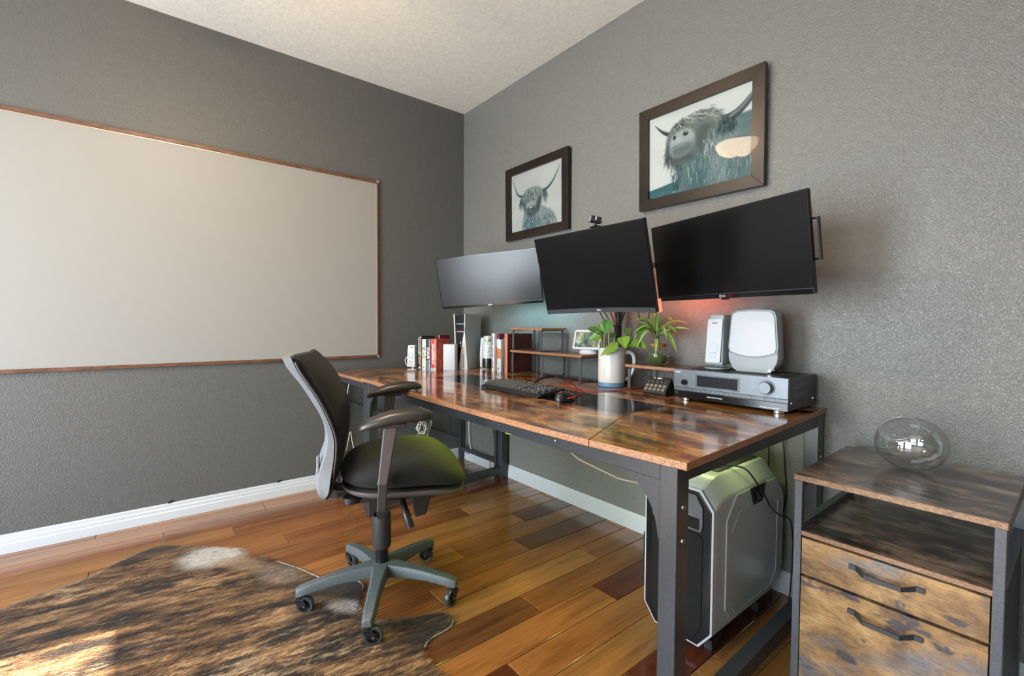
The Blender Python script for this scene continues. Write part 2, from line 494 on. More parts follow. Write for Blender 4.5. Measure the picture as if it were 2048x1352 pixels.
# ================================================================== WHITEBOARD
M['board'] = mat('whiteboard_enamel', (.275, .269, .248), .45, spec=.2)
def board_frame_mat():
    m = mat('walnut_board_trim', rough=.45); v = coords(m, scale=(8, 1, 8)); a = noise(m, v, 14, 5, .6)
    L(m, ramp(m, a, [(.35, (.055, .022, .012)), (.65, (.17, .075, .04))]), bsdf(m).inputs['Base Color']); return m
M['board_trim'] = board_frame_mat()
M['brass'] = mat('pale_brass_tape', (.62, .55, .42), .35, .6)
def whiteboard():
    y0, y1, z0, z1 = -3.16, -.719, .849, 2.088
    t = thing('whiteboard', 'long white dry-erase whiteboard with thin brown trim on the left wall', 'whiteboard', (0, (y0+y1)/2, z0))
    cy = (y0+y1)/2; h = (y1-y0)/2; H = z1-z0
    obj('writing_surface', MB().box(.002, .010, -h+.004, h-.004, .004, H-.004), M['board'], t)
    for n_, b in (('trim_top', (.002, .018, -h, h, H-.020, H)), ('trim_bottom', (.002, .018, -h, h, 0, .018)), ('trim_end', (.002, .018, h-.012, h, .018, H-.020)), ('trim_end', (.002, .018, -h, -h+.012, .018, H-.020))):
        obj(n_, MB().box(*b), M['board_trim'], t, bevel=.002)
    obj('trim_bead', MB().box(.010, .0125, h-.016, h-.0125, .018, H-.02), M['brass'], t)
    obj('trim_bead', MB().box(.010, .0125, -h+.012, h-.012, H-.0235, H-.0205), M['brass'], t)
    for zz in (.0, H-.014):
        obj('corner_tack', MB().box(.018, .0195, h-.014, h, zz, zz+.014), M['brass'], t)
whiteboard()

# ================================================================== PICTURES
M['frame_dk'] = None
def frame_mat():
    m = mat('espresso_picture_frame', rough=.32, spec=.35); v = coords(m, scale=(2, 2, 2)); a = noise(m, v, 7, 5)
    L(m, ramp(m, a, [(.3, (.009, .006, .005)), (.7, (.020, .012, .007))]), bsdf(m).inputs['Base Color'])
    bsdf(m).inputs['Coat Weight'].default_value = .08; return m
M['frame_dk'] = frame_mat()
M['print'] = vcol('paper_print', .75, .15)
M['picglass'] = thin_glass('picture_glass', 1.14, .0)

class Canvas:
    def __init__(s, w, h, bg):
        s.w, s.h = w, h; s.a = np.zeros((h, w, 3)); s.a[:] = bg
        s.X, s.Y = np.meshgrid((np.arange(w)+.5)/w, (np.arange(h)+.5)/h)    # y up
    def blend(s, mask, col): s.a = s.a*(1-mask[..., None])+np.asarray(col)*mask[..., None]
    def stroke(s, pts, w0, w1, col, al=1.):
        P = spline([(x, y, 0) for x, y in pts], 26)
        for i, p in enumerate(P):
            t = i/(len(P)-1); w = w0+(w1-w0)*t; px, py = p.x, p.y
            x0 = int(max(0, (px-w*1.6)*s.w)); x1 = int(min(s.w, (px+w*1.6)*s.w+2)); y0 = int(max(0, (py-w*2)*s.h)); y1 = int(min(s.h, (py+w*2)*s.h+2))
            if x1 <= x0 or y1 <= y0: continue
            d = np.hypot((s.X[y0:y1, x0:x1]-px), (s.Y[y0:y1, x0:x1]-py)*s.h/s.w)
            m = np.clip((w-d)/(w*.5+.0015), 0, 1)*al
            s.a[y0:y1, x0:x1] = s.a[y0:y1, x0:x1]*(1-m[..., None])+np.asarray(col)*m[..., None]
    def ell(s, cx, cy, rx, ry, col, al=1., soft=.25, rot=0.):
        dx = s.X-cx; dy = (s.Y-cy); c, n = math.cos(rot), math.sin(rot)
        d = np.hypot((dx*c+dy*n)/rx, (-dx*n+dy*c)/ry); s.blend(np.clip((1-d)/soft, 0, 1)*al, col)
    def hair(s, n, cx, cy, rx, ry, ang, spread, ln, w, cols, curl=.3, rnd=random):
        for _ in range(n):
            a = rnd.uniform(0, 2*PI); q = math.sqrt(rnd.random()); x = cx+rx*q*math.cos(a); y = cy+ry*q*math.sin(a)
            th = ang(x, y) if callable(ang) else ang
            th += rnd.gauss(0, spread); l = ln*rnd.uniform(.6, 1.3); cu = rnd.gauss(0, curl)
            pts = [(x, y), (x+l*.5*math.cos(th+cu*.5), y+l*.5*math.sin(th+cu*.5)*1.25), (x+l*math.cos(th+cu), y+l*math.sin(th+cu)*1.25)]
            s.stroke(pts, w, w*.35, rnd.choice(cols), rnd.uniform(.35, .8))

    def poly(s, pts, col, al=1., soft=.010, closed=True):
        P = [(p.x, p.y) for p in spline([(x, y, 0) for x, y in list(pts)+[pts[0]]], 90)]
        acc = np.zeros(s.X.shape)
        for ox, oy in ((0, 0), (soft, 0), (-soft, 0), (0, soft), (0, -soft), (soft*.6, soft*.6), (-soft*.6, -soft*.6)):
            acc += poly_mask(s.X+ox, s.Y+oy, P)
        s.blend(acc/7*al, col)
def poly_mask(px, py, poly):
    ins = np.zeros(px.shape, bool); n = len(poly)
    for i in range(n):
        x0, y0 = poly[i]; x1, y1 = poly[(i+1) % n]
        cnd = (y0 > py) != (y1 > py); xx = (x1-x0)*(py-y0)/((y1-y0) if y1 != y0 else 1e-9)+x0
        ins ^= cnd & (px < xx)
    return ins.astype(float)

def cow_front():
    """straight-faced shaggy long-horned cow on a pale misty ground"""
    rd = random.Random(5); c = Canvas(220, 178, (.42, .45, .435))
    c.blend(.35*sstep(.35, .7, fnoise(c.X*3, c.Y*3)), (.54, .56, .54))
    dk, md, lt, wh, br = (.012, .030, .034), (.050, .095, .105), (.19, .245, .245), (.47, .50, .49), (.15, .15, .13)
    # chest and shoulder
    c.poly([(.215, -.05), (.24, .20), (.30, .34), (.58, .36), (.70, .30), (.81, .22), (.885, .04), (.88, -.05)], (.20, .265, .27), .95, .014)
    c.poly([(.26, -.05), (.30, .18), (.42, .20), (.52, .10), (.50, -.05)], (.075, .17, .20), .85, .03)
    c.hair(330, .50, .10, .26, .14, -PI/2, .22, .085, .0048, [wh, lt, md, (.08, .18, .21), md, dk], .2, rd)
    c.hair(130, .74, .13, .10, .09, -PI/2+.35, .2, .08, .0048, [lt, md, br, wh, dk], .2, rd)
    # horns
    for pts, w0, w1 in (([(.27, .60), (.20, .60), (.135, .65), (.085, .77), (.040, .91)], .026, .008), ([(.62, .585), (.71, .61), (.80, .68), (.875, .79), (.93, .91)], .031, .008)):
        c.stroke(pts, w0, w1, md); c.stroke([(x+.004, y+.012) for x, y in pts], w0*.4, w1*.5, lt, .75); c.stroke([(x+.006, y-.012) for x, y in pts[:3]], w0*.4, w1*.5, dk, .7)
    # ears
    c.ell(.215, .50, .050, .10, md, .9, .5, -.25); c.ell(.665, .53, .055, .10, md, .9, .5, .25)
    c.hair(70, .21, .48, .04, .08, -PI/2-.25, .25, .08, .0045, [dk, md, lt], .2, rd); c.hair(70, .67, .50, .045, .08, -PI/2+.15, .25, .08, .0045, [md, dk, br, lt], .2, rd)
    # head
    c.poly([(.25, .60), (.30, .68), (.45, .70), (.58, .66), (.625, .56), (.60, .42), (.54, .27), (.46, .20), (.36, .20), (.28, .30), (.235, .46)], (.22, .265, .26), 1, .012)
    c.poly([(.54, .56), (.605, .52), (.59, .38), (.52, .25), (.50, .36)], dk, .75, .02); c.poly([(.25, .52), (.29, .50), (.31, .34), (.27, .34), (.235, .44)], dk, .6, .02)
    c.poly([(.33, .52), (.47, .52), (.48, .40), (.44, .30), (.36, .30), (.32, .40)], (.34, .37, .365), .8, .025)
    c.poly([(.31, .36), (.40, .40), (.50, .36), (.49, .25), (.41, .205), (.34, .24)], (.055, .085, .09), .9, .02)
    c.ell(.347, .485, .030, .026, dk, .95, .5); c.ell(.452, .487, .030, .026, dk, .95, .5); c.ell(.40, .47, .028, .06, wh, .6, .7)
    c.ell(.40, .373, .042, .024, wh, .95, .4); c.ell(.40, .345, .055, .012, dk, .8, .5)
    c.hair(140, .41, .30, .12, .10, -PI/2, .25, .055, .0042, [md, lt, dk, br], .2, rd)
    c.hair(330, .42, .60, .155, .075, lambda x, y: -PI/2+(x-.42)*2.2, .22, .105, .005, [lt, wh, br, md, lt, dk], .25, rd)
    return c
def cow_chin():
    """cow with lifted chin and low spreading horns, teal tones, hills at the foot"""
    rd = random.Random(9); c = Canvas(260, 206, (.56, .60, .575))
    dk, md, lt, wh, te = (.020, .034, .034), (.070, .105, .105), (.22, .27, .255), (.50, .54, .51), (.060, .15, .165)
    c.blend(.3*sstep(.4, .7, fnoise(c.X*2.5+4, c.Y*4)), (.50, .52, .51))
    c.blend(sstep(.135, .115, c.Y+.03*(fnoise(c.X*6, c.X*0)-.5)+.07*(1-np.minimum(1, c.X/.4))-.05), te)
    c.blend(.5*sstep(.07, .03, c.Y)*sstep(.5, .7, fnoise(c.X*14, c.Y*50)), (.35, .46, .47))
    # neck and chest
    c.poly([(.23, .42), (.27, .34), (.31, .20), (.385, -.04), (1.06, -.04), (1.06, .62), (.90, .70), (.70, .72), (.40, .62)], (.125, .19, .195), 1, .012)
    c.poly([(.60, .10), (.66, .50), (.76, .66), (.88, .60), (.80, .30), (.78, -.02)], (.26, .33, .33), .55, .05)
    c.poly([(.40, .02), (.44, .28), (.56, .36), (.60, .10), (.58, -.02)], (.075, .155, .17), .7, .04)
    c.hair(480, .70, .26, .30, .24, -PI/2-.05, .18, .095, .0045, [md, lt, te, (.15, .225, .23), wh, md], .15, rd)
    c.hair(170, .30, .26, .06, .20, -PI/2-.25, .25, .05, .0045, [md, dk, te], .2, rd)
    # horns
    c.stroke([(.27, .725), (.22, .735), (.15, .79), (.074, .89)], .034, .008, (.050, .062, .060)); c.stroke([(.25, .745), (.18, .785), (.09, .875)], .010, .005, lt, .5)
    c.stroke([(.70, .70), (.78, .69), (.88, .735), (1.02, .88)], .052, .036, (.070, .10, .10)); c.stroke([(.80, .705), (.90, .765), (1.01, .895)], .016, .014, (.24, .27, .26), .7)
    c.hair(150, .77, .63, .09, .06, -PI/2, .3, .09, .005, [te, md, dk, dk], .2, rd)
    # head
    c.poly([(.215, .74), (.27, .82), (.40, .87), (.54, .885), (.66, .84), (.71, .755), (.68, .62), (.60, .46), (.44, .38), (.26, .36), (.195, .52), (.19, .65)], (.165, .205, .195), 1, .012)
    c.poly([(.50, .70), (.62, .72), (.66, .60), (.58, .42), (.50, .46)], (.085, .115, .115), .8, .03)
    c.hair(170, .22, .50, .035, .14, -PI/2-.35, .3, .07, .005, [md, dk, dk, lt], .2, rd)
    c.hair(120, .62, .52, .08, .14, -PI/2+.1, .2, .10, .005, [lt, md, wh, te], .2, rd)
    for k in range(330):      # curly fringe combed over the brow
        a = rd.uniform(0, 1); x = .27+.43*a; y = .775+.085*math.sin(PI*(a*.9+.05))-.02*a; th = PI*(.80-.62*a)-PI/2+rd.gauss(0, .25); l = rd.uniform(.04, .09); x += rd.gauss(0, .012); y += rd.gauss(0, .025)
        c.stroke([(x, y), (x+l*.5*math.cos(th+.7), y-l*.5*abs(math.sin(th+.7))), (x+l*math.cos(th), y-l*.95*abs(math.sin(th))-.02)], .0055, .002, rd.choice([lt, wh, md, (.29, .31, .28), lt, dk, br_]), rd.uniform(.5, .9))
    # muzzle seen from below
    c.poly([(.255, .70), (.34, .735), (.43, .725), (.475, .64), (.47, .54), (.42, .46), (.33, .43), (.25, .47), (.225, .58)], (.34, .39, .385), 1, .014)
    c.poly([(.235, .565), (.34, .570), (.465, .575), (.45, .47), (.34, .425), (.25, .455)], (.11, .155, .155), .85, .035)
    c.ell(.278, .675, .020, .032, dk, .95, .4, -.2); c.ell(.392, .685, .034, .036, dk, .95, .4, .3); c.ell(.40, .70, .020, .016, (.30, .33, .32), .8, .5)
    c.stroke([(.240, .555), (.29, .575), (.345, .580), (.40, .575), (.455, .550)], .006, .005, dk, .55); c.ell(.33, .64, .035, .045, (.44, .48, .47), .5, .8)
    c.poly([(.22, .44), (.34, .42), (.46, .45), (.48, .38), (.34, .35), (.24, .36)], dk, .5, .03)
    return c
br_ = (.17, .165, .14)
def picture(name, label, x0, x1, z0, z1, lean, cv):
    w, h = x1-x0, z1-z0; fr = .052
    t = thing(name, label, 'picture', ((x0+x1)/2, -.004, z0), rot=(lean, 0, 0), group='framed cow prints')
    a, b, c_, d = -w/2, w/2, 0, h
    for nm, pts in (('frame_rail', [(a, c_), (b, c_), (b-fr, c_+fr), (a+fr, c_+fr)]), ('frame_rail', [(a, d), (a+fr, d-fr), (b-fr, d-fr), (b, d)]),
                    ('frame_stile', [(a, c_), (a+fr, c_+fr), (a+fr, d-fr), (a, d)]), ('frame_stile', [(b, c_), (b, d), (b-fr, d-fr), (b-fr, c_+fr)])):
        obj(nm, MB().prism(pts, -.028, -.002, 'y'), M['frame_dk'], t, bevel=.0012)
    obj('backing_board', MB().box(a+.02, b-.02, -.012, -.003, .02, h-.02), M['black_matte'], t)
    W, H = cv.w, cv.h; ax, bx, az, bz = a+fr-.004, b-fr+.004, fr-.004, h-fr+.004
    gx = np.linspace(ax, bx, W); gz = np.linspace(az, bz, H)
    X, Z = np.meshgrid(gx, gz)
    v = np.stack([X.ravel(), np.full(X.size, -.0125), Z.ravel()], 1)
    idx = np.arange(W*H).reshape(H, W); f = np.stack([idx[:-1, :-1], idx[:-1, 1:], idx[1:, 1:], idx[1:, :-1]], -1).reshape(-1, 4)
    mb = MB(); mb.v = v.tolist(); mb.f = f.tolist()
    pr = obj('print', mb, M['print'], t, fix=False); set_vcol(pr, np.clip(cv.a.reshape(-1, 3), 0, 1)**1.18*.80)
    obj('glass', MB().box(ax-.003, bx+.003, -.0165, -.0150, az-.003, bz+.003), M['picglass'], t)
    return t
picture('picture', 'dark framed print of a long-horned cow facing front, the smaller-looking one near the corner', .590, 1.193, 1.666, 2.156, R(.9), cow_front())
picture('picture', 'brown framed print of a cow with lifted chin above the right monitor', 1.703, 2.316, 1.674, 2.172, R(1.2), cow_chin())
# ================================================================== DESK
def W(name, mb, m, t, **k):                 # part whose mesh is written in room coordinates
    k['loc'] = tuple(-t.location); return obj(name, mb, m, t, **k)
def board(name, poly, z0, z1, mtop, medge, t, world=True, bev=.0012):
    mb = MB().prism(poly, z0, z1, 'z')
    o = W(name, mb, mtop, t) if world else obj(name, mb, mtop, t)
    o.data.materials.append(medge)
    for p in o.data.polygons:
        p.material_index = 0 if abs(p.normal.z) > .5 else 1
    if bev:
        m = o.modifiers.new('bevel', 'BEVEL'); m.width = bev; m.segments = 1; m.limit_method = 'ANGLE'
    return o
DZ, DT = .783, .019
def led_light(name, loc, rot, sx, sy, col, power):
    l = bpy.data.lights.new(name, 'AREA'); l.shape = 'RECTANGLE'; l.size = sx; l.size_y = sy; l.energy = power; l.color = col
    o = bpy.data.objects.new(name, l); COL.objects.link(o); o.location = loc; o.rotation_euler = rot; return o
def bolt(t, x, y, z, r=.007, axis='y', m=None):
    mb = MB(); d = Vector((0, -1, 0)) if axis == 'y' else Vector((1, 0, 0)); p = Vector((x, y, z))
    mb.cyl(p, p+d*.003, r, r*.85, 14); mb.cyl(p+d*.003, p+d*.0035, r*.45, r*.3, 6)
    return W('bolt', mb, m or M['bolt'], t, smooth=True, ang=30)
def desk():
    t = thing('desk', 'large rustic brown wood desk with black steel frame and dark inlay strip', 'desk', (1.58, -.55, 0))
    z0, z1 = DZ-DT, DZ
    board('top_panel', [(.592, -1.070), (1.26, -1.096), (1.76, -1.106), (2.11, -1.108), (2.331, -1.100), (2.1725, -.742), (.577, -.742)], z0, z1, M['wood'], M['chip'], t)
    board('top_panel', [(2.333, -1.100), (2.613, -1.083), (2.579, -.456), (2.1625, -.456), (2.1745, -.741)], z0, z1, M['wood'], M['chip'], t)
    board('top_panel', [(.562, -.454), (2.578, -.454), (2.556, -.016), (.541, -.016)], z0, z1, M['wood'], M['chip'], t)
    board('top_panel', [(.577, -.7405), (.80, -.7405), (.80, -.4555), (.562, -.4555)], z0, z1, M['wood'], M['chip'], t)
    W('inlay_strip', MB().prism([(.8015, -.7405), (2.1725, -.7405), (2.161, -.4555), (.8015, -.4555)], z0+.002, z1-.0005, 'z'), M['strip'], t, bevel=.001)
    # legs (front right, front left, back right, back left)
    legs = [(2.523, 2.573, -1.055, -1.003), (.612, .662, -1.055, -1.003), (2.502, 2.552, -.075, -.024), (.560, .610, -.072, -.022)]
    for x0, x1, y0, y1 in legs:
        W('leg', MB().box(x0, x1, y0, y1, .004, z0), M['steel_d'], t, bevel=.003)
        W('foot_pad', MB().box(x0+.004, x1-.004, y0+.004, y1-.004, 0, .006), M['black_rubber'], t)
    W('apron', MB().box(.662, 2.523, -1.053, -1.030, .714, z0-.001), M['steel_d'], t, bevel=.002)
    W('back_rail', MB().box(.61, 2.502, -.062, -.040, .714, z0-.001), M['steel'], t)
    W('side_rail', MB().prism([(2.528, -1.003), (2.568, -1.003), (2.547, -.075), (2.507, -.075)], .714, z0-.001, 'z'), M['steel'], t, bevel=.002)
    W('side_rail', MB().prism([(.617, -1.003), (.657, -1.003), (.605, -.072), (.565, -.072)], .714, z0-.001, 'z'), M['steel'], t, bevel=.002)
    W('foot_rail', MB().prism([(2.526, -1.003), (2.570, -1.003), (2.549, -.075), (2.505, -.075)], .030, .080, 'z'), M['steel'], t, bevel=.002)
    W('foot_rail', MB().prism([(.617, -1.003), (.657, -1.003), (.605, -.072), (.565, -.072)], .034, .084, 'z'), M['steel'], t, bevel=.002)
    for xs in (-1, 1):
        xa, sg = (2.523, -1) if xs > 0 else (.662, 1)
        pts = [(xa, .714), (xa, .560)]
        for k in range(1, 14):
            a = k/14*PI/2
            pts.append((xa+sg*.118*(1-math.cos(a))+sg*.004, .560+.146*math.sin(a)))
        pts += [(xa+sg*.124, .714)]
        W('gusset_bracket', MB().prism(pts, -1.052, -1.044, 'y'), M['steel_d'], t)
    for bx in (.74, .90, 1.872, 2.155): bolt(t, bx, -1.053, .737)
    for bz in (.655, .572): bolt(t, 2.573, -1.028, bz, .008, 'x')
    for bz in (.60, .52): bolt(t, 2.552, -.05, bz, .007, 'x')
    # led strip that sags below the apron, glowing yellow green
    path = spline([(.95, -1.024, .742), (1.9, -1.024, .742), (2.12, -1.024, .738), (2.18, -1.025, .712), (2.226, -1.026, .693), (2.294, -1.027, .684), (2.375, -1.027, .674), (2.433, -1.026, .677), (2.462, -1.022, .672)], 60)
    W('led_strip', MB().tube(path, .0030, 6), emit('led_strip_glow', (.20, .155, .105), .02), t)
    led_light('led_strip_light', (1.55, -1.015, .708), (R(8), 0, 0), 1.15, .06, (.80, 1.0, .08), 3.0)
    path = [(1.75, -.40, .757), (2.50, -.40, .757)]
    W('led_strip', MB().tube(path, .003, 6), emit('led_strip_glow_green', (.75, 1.0, .25), 1.2), t)
    led_light('led_strip_light', (2.20, -.40, .752), (0, 0, 0), .62, .012, (.84, 1.0, .40), 1.3)
desk()

def side_table():
    t = thing('side_table', 'narrow rustic brown side table in the corner left of the big desk', 'table', (.29, -.53, 0))
    zt = .768
    board('tabletop', [(.028, -1.045), (.572, -1.050), (.532, -.016), (.028, -.016)], zt-.018, zt, M['wood_side'], M['chip'], t)
    for x0, x1, y0, y1 in ((.032, .060, -1.035, -1.007), (.536, .564, -1.035, -1.007), (.020, .048, -.060, -.032), (.500, .528, -.060, -.032)):
        W('leg', MB().box(x0, x1, y0, y1, .0, zt-.018), M['steel_d'], t, bevel=.002)
    W('apron', MB().box(.060, .536, -1.031, -1.010, zt-.055, zt-.018), M['steel'], t)
    W('side_rail', MB().box(.034, .056, -1.007, -.060, zt-.045, zt-.018), M['steel'], t)
    W('back_rail', MB().box(.048, .500, -.056, -.036, .085, .11), M['steel'], t)
    for a, b in (((.046, -1.00, .592), (.034, -.06, .185)), ((.046, -1.00, .185), (.034, -.06, .60))):
        W('cross_brace', MB().cyl(a, b, .005, n=8), M['steel'], t)
side_table()

# ================================================================== CABLES UNDER AND ON THE DESK
M['cable_w'] = mat('cream_cable', (.68, .62, .50), .5)
M['cable_k'] = mat('black_cable', (.010, .010, .011), .5)
M['cable_r'] = mat('red_cable', (.26, .012, .016), .5)
def cable(name, label, pts, r, m, n=60, smooth=True):
    o = obj(name, MB().tube(spline(pts, n), r, 6), m, smooth=True, ang=180)
    return tag(o, label, 'cable')
def coil(cx, cy, cz, n, rx, rz, seed):
    rd = random.Random(seed); pts = []
    for k in range(n*6):
        a = k*PI/3; s = 1+rd.uniform(-.35, .2)
        pts.append((cx+rd.uniform(-.02, .02), cy+rx*s*math.cos(a)+rd.uniform(-.008, .008), cz+rz*s*math.sin(a)))
    return pts
cable('cable_bundle', 'tangled cream cable bundle hanging below the corner side table', [(.40, -.50, .745), (.22, -.47, .62), (.09, -.44, .40)]+coil(.07, -.415, .315, 5, .032, .045, 2)+[(.065, -.37, .27), (.06, -.335, .35), (.06, -.325, .33), (.062, -.36, .25), (.06, -.38, .20)], .0032, M['cable_w'], 240)
cable('cable', 'cream cord trailing from the tangled bundle toward the floor', [(.065, -.43, .29), (.06, -.45, .25), (.058, -.49, .228), (.056, -.54, .21), (.055, -.6, .10), (.056, -.62, .006)], .003, M['cable_w'])
cable('cable', 'thin cream cord with a small loop near the left leg of the side table', [(.10, -.955, .74), (.07, -.965, .60), (.035, -.965, .33), (.03, -.985, .28), (.03, -.98, .235), (.03, -.96, .23), (.03, -.945, .30), (.03, -.930, .35), (.032, -.92, .28), (.035, -.90, .18), (.04, -.89, .05), (.045, -.88, .006)], .0028, M['cable_w'], 90)
cable('cable', 'pale cord hanging in front of the white baseboard with a plug at its end', [(.11, -.035, .74), (.118, -.03, .5), (.122, -.028, .28), (.130, -.027, .16), (.150, -.027, .11), (.158, -.027, .095)], .0036, M['cable_w'])
cable('cable', 'black cord dropping behind the side table leg into a small loop', [(.10, -.02, .74), (.06, -.02, .45), (.075, -.024, .20), (.06, -.03, .12), (.09, -.03, .065), (.13, -.03, .075), (.12, -.03, .13), (.08, -.028, .125)], .0026, M['cable_k'])
cable('cable', 'black cord curling down to the baseboard beside the back desk leg', [(.36, -.02, .74), (.40, -.02, .45), (.47, -.024, .16), (.45, -.03, .115), (.415, -.03, .09), (.41, -.03, .05), (.43, -.04, .006)], .0026, M['cable_k'])
cable('cable', 'black cord hanging in a slack curve across the corner under the desk', [(.25, -.25, .742), (.10, -.2, .50), (.06, -.16, .30), (.055, -.17, .16), (.06, -.2, .06), (.09, -.24, .005)], .0028, M['cable_k'])
cable('cable', 'short black cord drooping just under the desk apron', [(1.83, -1.020, .745), (1.86, -1.022, .706), (1.885, -1.022, .701), (1.915, -1.022, .708), (1.93, -1.02, .74)], .0026, M['cable_k'])
cable('cable', 'black cord hanging behind the computer case toward the wall', [(2.12, -.30, .74), (2.06, -.30, .44), (2.0, -.30, .30), (2.03, -.28, .2), (2.1, -.2, .006)], .003, M['cable_k'])
for i, (xa, lb) in enumerate(((2.34, 'left'), (2.40, 'right'))):
    cable('cable', 'black cord dropping down the wall behind the case, %s of two' % lb, [(xa, -.018, .76), (xa+.015, -.018, .55), (xa+.005+.02*i, -.02, .40), (xa, -.022, .25), (xa-.02, -.03, .006)], .003, M['cable_k'])
# on the desk
zc = DZ+.003
cable('cable', 'red cord wandering over the desk between mouse and white pitcher', [(1.815, -.622, zc), (1.74, -.50, zc), (1.50, -.36, zc), (1.42, -.31, zc), (1.50, -.30, zc), (1.66, -.42, zc), (1.75, -.40, zc), (1.78, -.345, zc), (1.80, -.30, zc), (1.82, -.25, zc), (1.85, -.20, zc), (1.92, -.10, zc)], .0019, M['cable_r'], 90)
cable('cable', 'second red cord lying behind the mouse', [(1.74, -.47, zc), (1.62, -.40, zc), (1.55, -.33, zc), (1.47, -.28, zc), (1.40, -.19, zc), (1.42, -.10, zc)], .0018, M['cable_r'])
cable('cable', 'black keyboard cord curving behind the riser legs', [(1.44, -.598, zc+.006), (1.36, -.44, zc), (1.25, -.30, zc), (1.20, -.17, zc), (1.30, -.115, zc), (1.45, -.10, zc), (1.545, -.09, zc)], .003, M['cable_k'])
cable('cable', 'thick black cord under the desk riser reaching the monitor pole', [(1.03, -.11, zc+.001), (1.2, -.13, zc+.001), (1.36, -.16, zc+.001), (1.47, -.15, zc+.001), (1.56, -.11, zc+.001)], .004, M['cable_k'])
cable('cable', 'black cord looping up behind the small button keypad', [(1.99, -.21, zc), (1.94, -.16, zc+.01), (1.87, -.13, zc+.022), (1.83, -.13, zc+.012), (1.80, -.13, zc)], .0024, M['cable_k'])
# ================================================================== MONITORS ON THEIR MOUNT
def screen_mat(name, col, rough, sp=.5):
    m = mat(name, col, rough, spec=sp); v = coords(m); a = noise(m, v, 3, 3)
    L(m, ramp(m, a, [(.3, (rough*.9,)*3), (.7, (rough*1.1,)*3)]), bsdf(m).inputs['Roughness']); return m
M['screen'] = screen_mat('monitor_panel_matte_glass', (.006, .0065, .007), .26)
M['screen_c'] = screen_mat('curved_panel_matte_glass', (.003, .003, .0032), .22, .28)
M['screen_r'] = screen_mat('right_panel_matte_glass', (.004, .0045, .0045), .26, .3)
M['bezel'] = mat('monitor_bezel_gloss_black', (.006, .006, .007), .14)
M['bezel_c'] = mat('monitor_bezel_satin_grey', (.035, .038, .042), .35)
M['rim'] = mat('monitor_rim_silver', (.35, .36, .37), .35, .6)
M['logo'] = mat('monitor_logo_silver', (.62, .63, .64), .3, .3)
def mon_matrix(c, yaw, tilt, roll):
    yaw, t, ro = R(yaw), R(tilt), R(roll)
    n = Vector((math.sin(yaw), -math.cos(yaw), 0)); r = Vector((math.cos(yaw), math.sin(yaw), 0)); u = Vector((0, 0, 1))
    u2 = u*math.cos(t)-n*math.sin(t); n2 = n*math.cos(t)+u*math.sin(t)
    r3 = r*math.cos(ro)+u2*math.sin(ro); u3 = u2*math.cos(ro)-r*math.sin(ro)
    m = Matrix((r3, -n2, u3)).transposed().to_4x4(); m.translation = Vector(c); return m
def flat_monitor(label, c, yaw, tilt, roll, w, h):
    mm = mon_matrix(c, yaw, tilt, roll)
    t = thing('monitor', label, 'monitor'); t.matrix_world = mm
    a, b = w/2, h/2; bz = .007; bb = .018
    obj('housing', MB().box(-a, a, .004, .019, -b, b), M['bezel'], t, bevel=.003)
    obj('rim', MB().box(-a, a, .0015, .0045, b-.0035, b).box(-a, -a+.0035, .0015, .0045, -b+bb, b-.0035).box(a-.0035, a, .0015, .0045, -b+bb, b-.0035), M['bezel'], t)
    obj('screen', MB().box(-a+.0035, a-.0035, .0022, .0052, -b+bb, b-.0035), M['screen'] if yaw > 0 else M['screen_r'], t)
    obj('bottom_bezel', MB().box(-a, a, 0, .006, -b, -b+bb), M['bezel'], t, bevel=.002)
    obj('chin_line', MB().box(-a+.002, a-.002, .0008, .0018, -b+bb, -b+bb+.0012), M['steel_g'], t)
    obj('power_button', MB().box(-.010, .022, .001, .012, -b-.006, -b-.0005), M['black'], t, bevel=.002)
    obj('back_shell', MB().prism([(-a*.72, .019), (a*.72, .019), (a*.55, .045), (-a*.55, .045)], -b*.8, b*.55, 'z'), M['black_matte'], t, bevel=.004)
    text('logo_text', 'LG', .0105, M['logo'], t, frame_m((.006, -.0006, -b+bb*.5), (1, 0, 0), (0, 0, 1)), bold=True)
    mk = MB(); mk.lathe([(.0035, 0), (.0055, 0), (.0055, .0004), (.0035, .0004)], 20, frame_m((-.010, -.0002, -b+bb*.5), (1, 0, 0), (0, 0, 1)), cap=False)
    obj('logo_ring', mk, M['logo'], t)
    obj('input_label', MB().box(-a+.004, -a+.011, .0, .0015, -b+.003, -b+.012) if roll == 0 or True else MB(), M['grey_text'], t)
    return t, mm
monL, mmL = flat_monitor('wide black monitor at left, its screen catching a pale reflection', (.786, -.332, 1.366), 30.07, -12.1, 3.03, .703, .33)
monR, mmR = flat_monitor('wide black monitor at right, under the larger-looking picture', (2.278, -.315, 1.361), -14.1, -9.4, -.2, .703, .33)
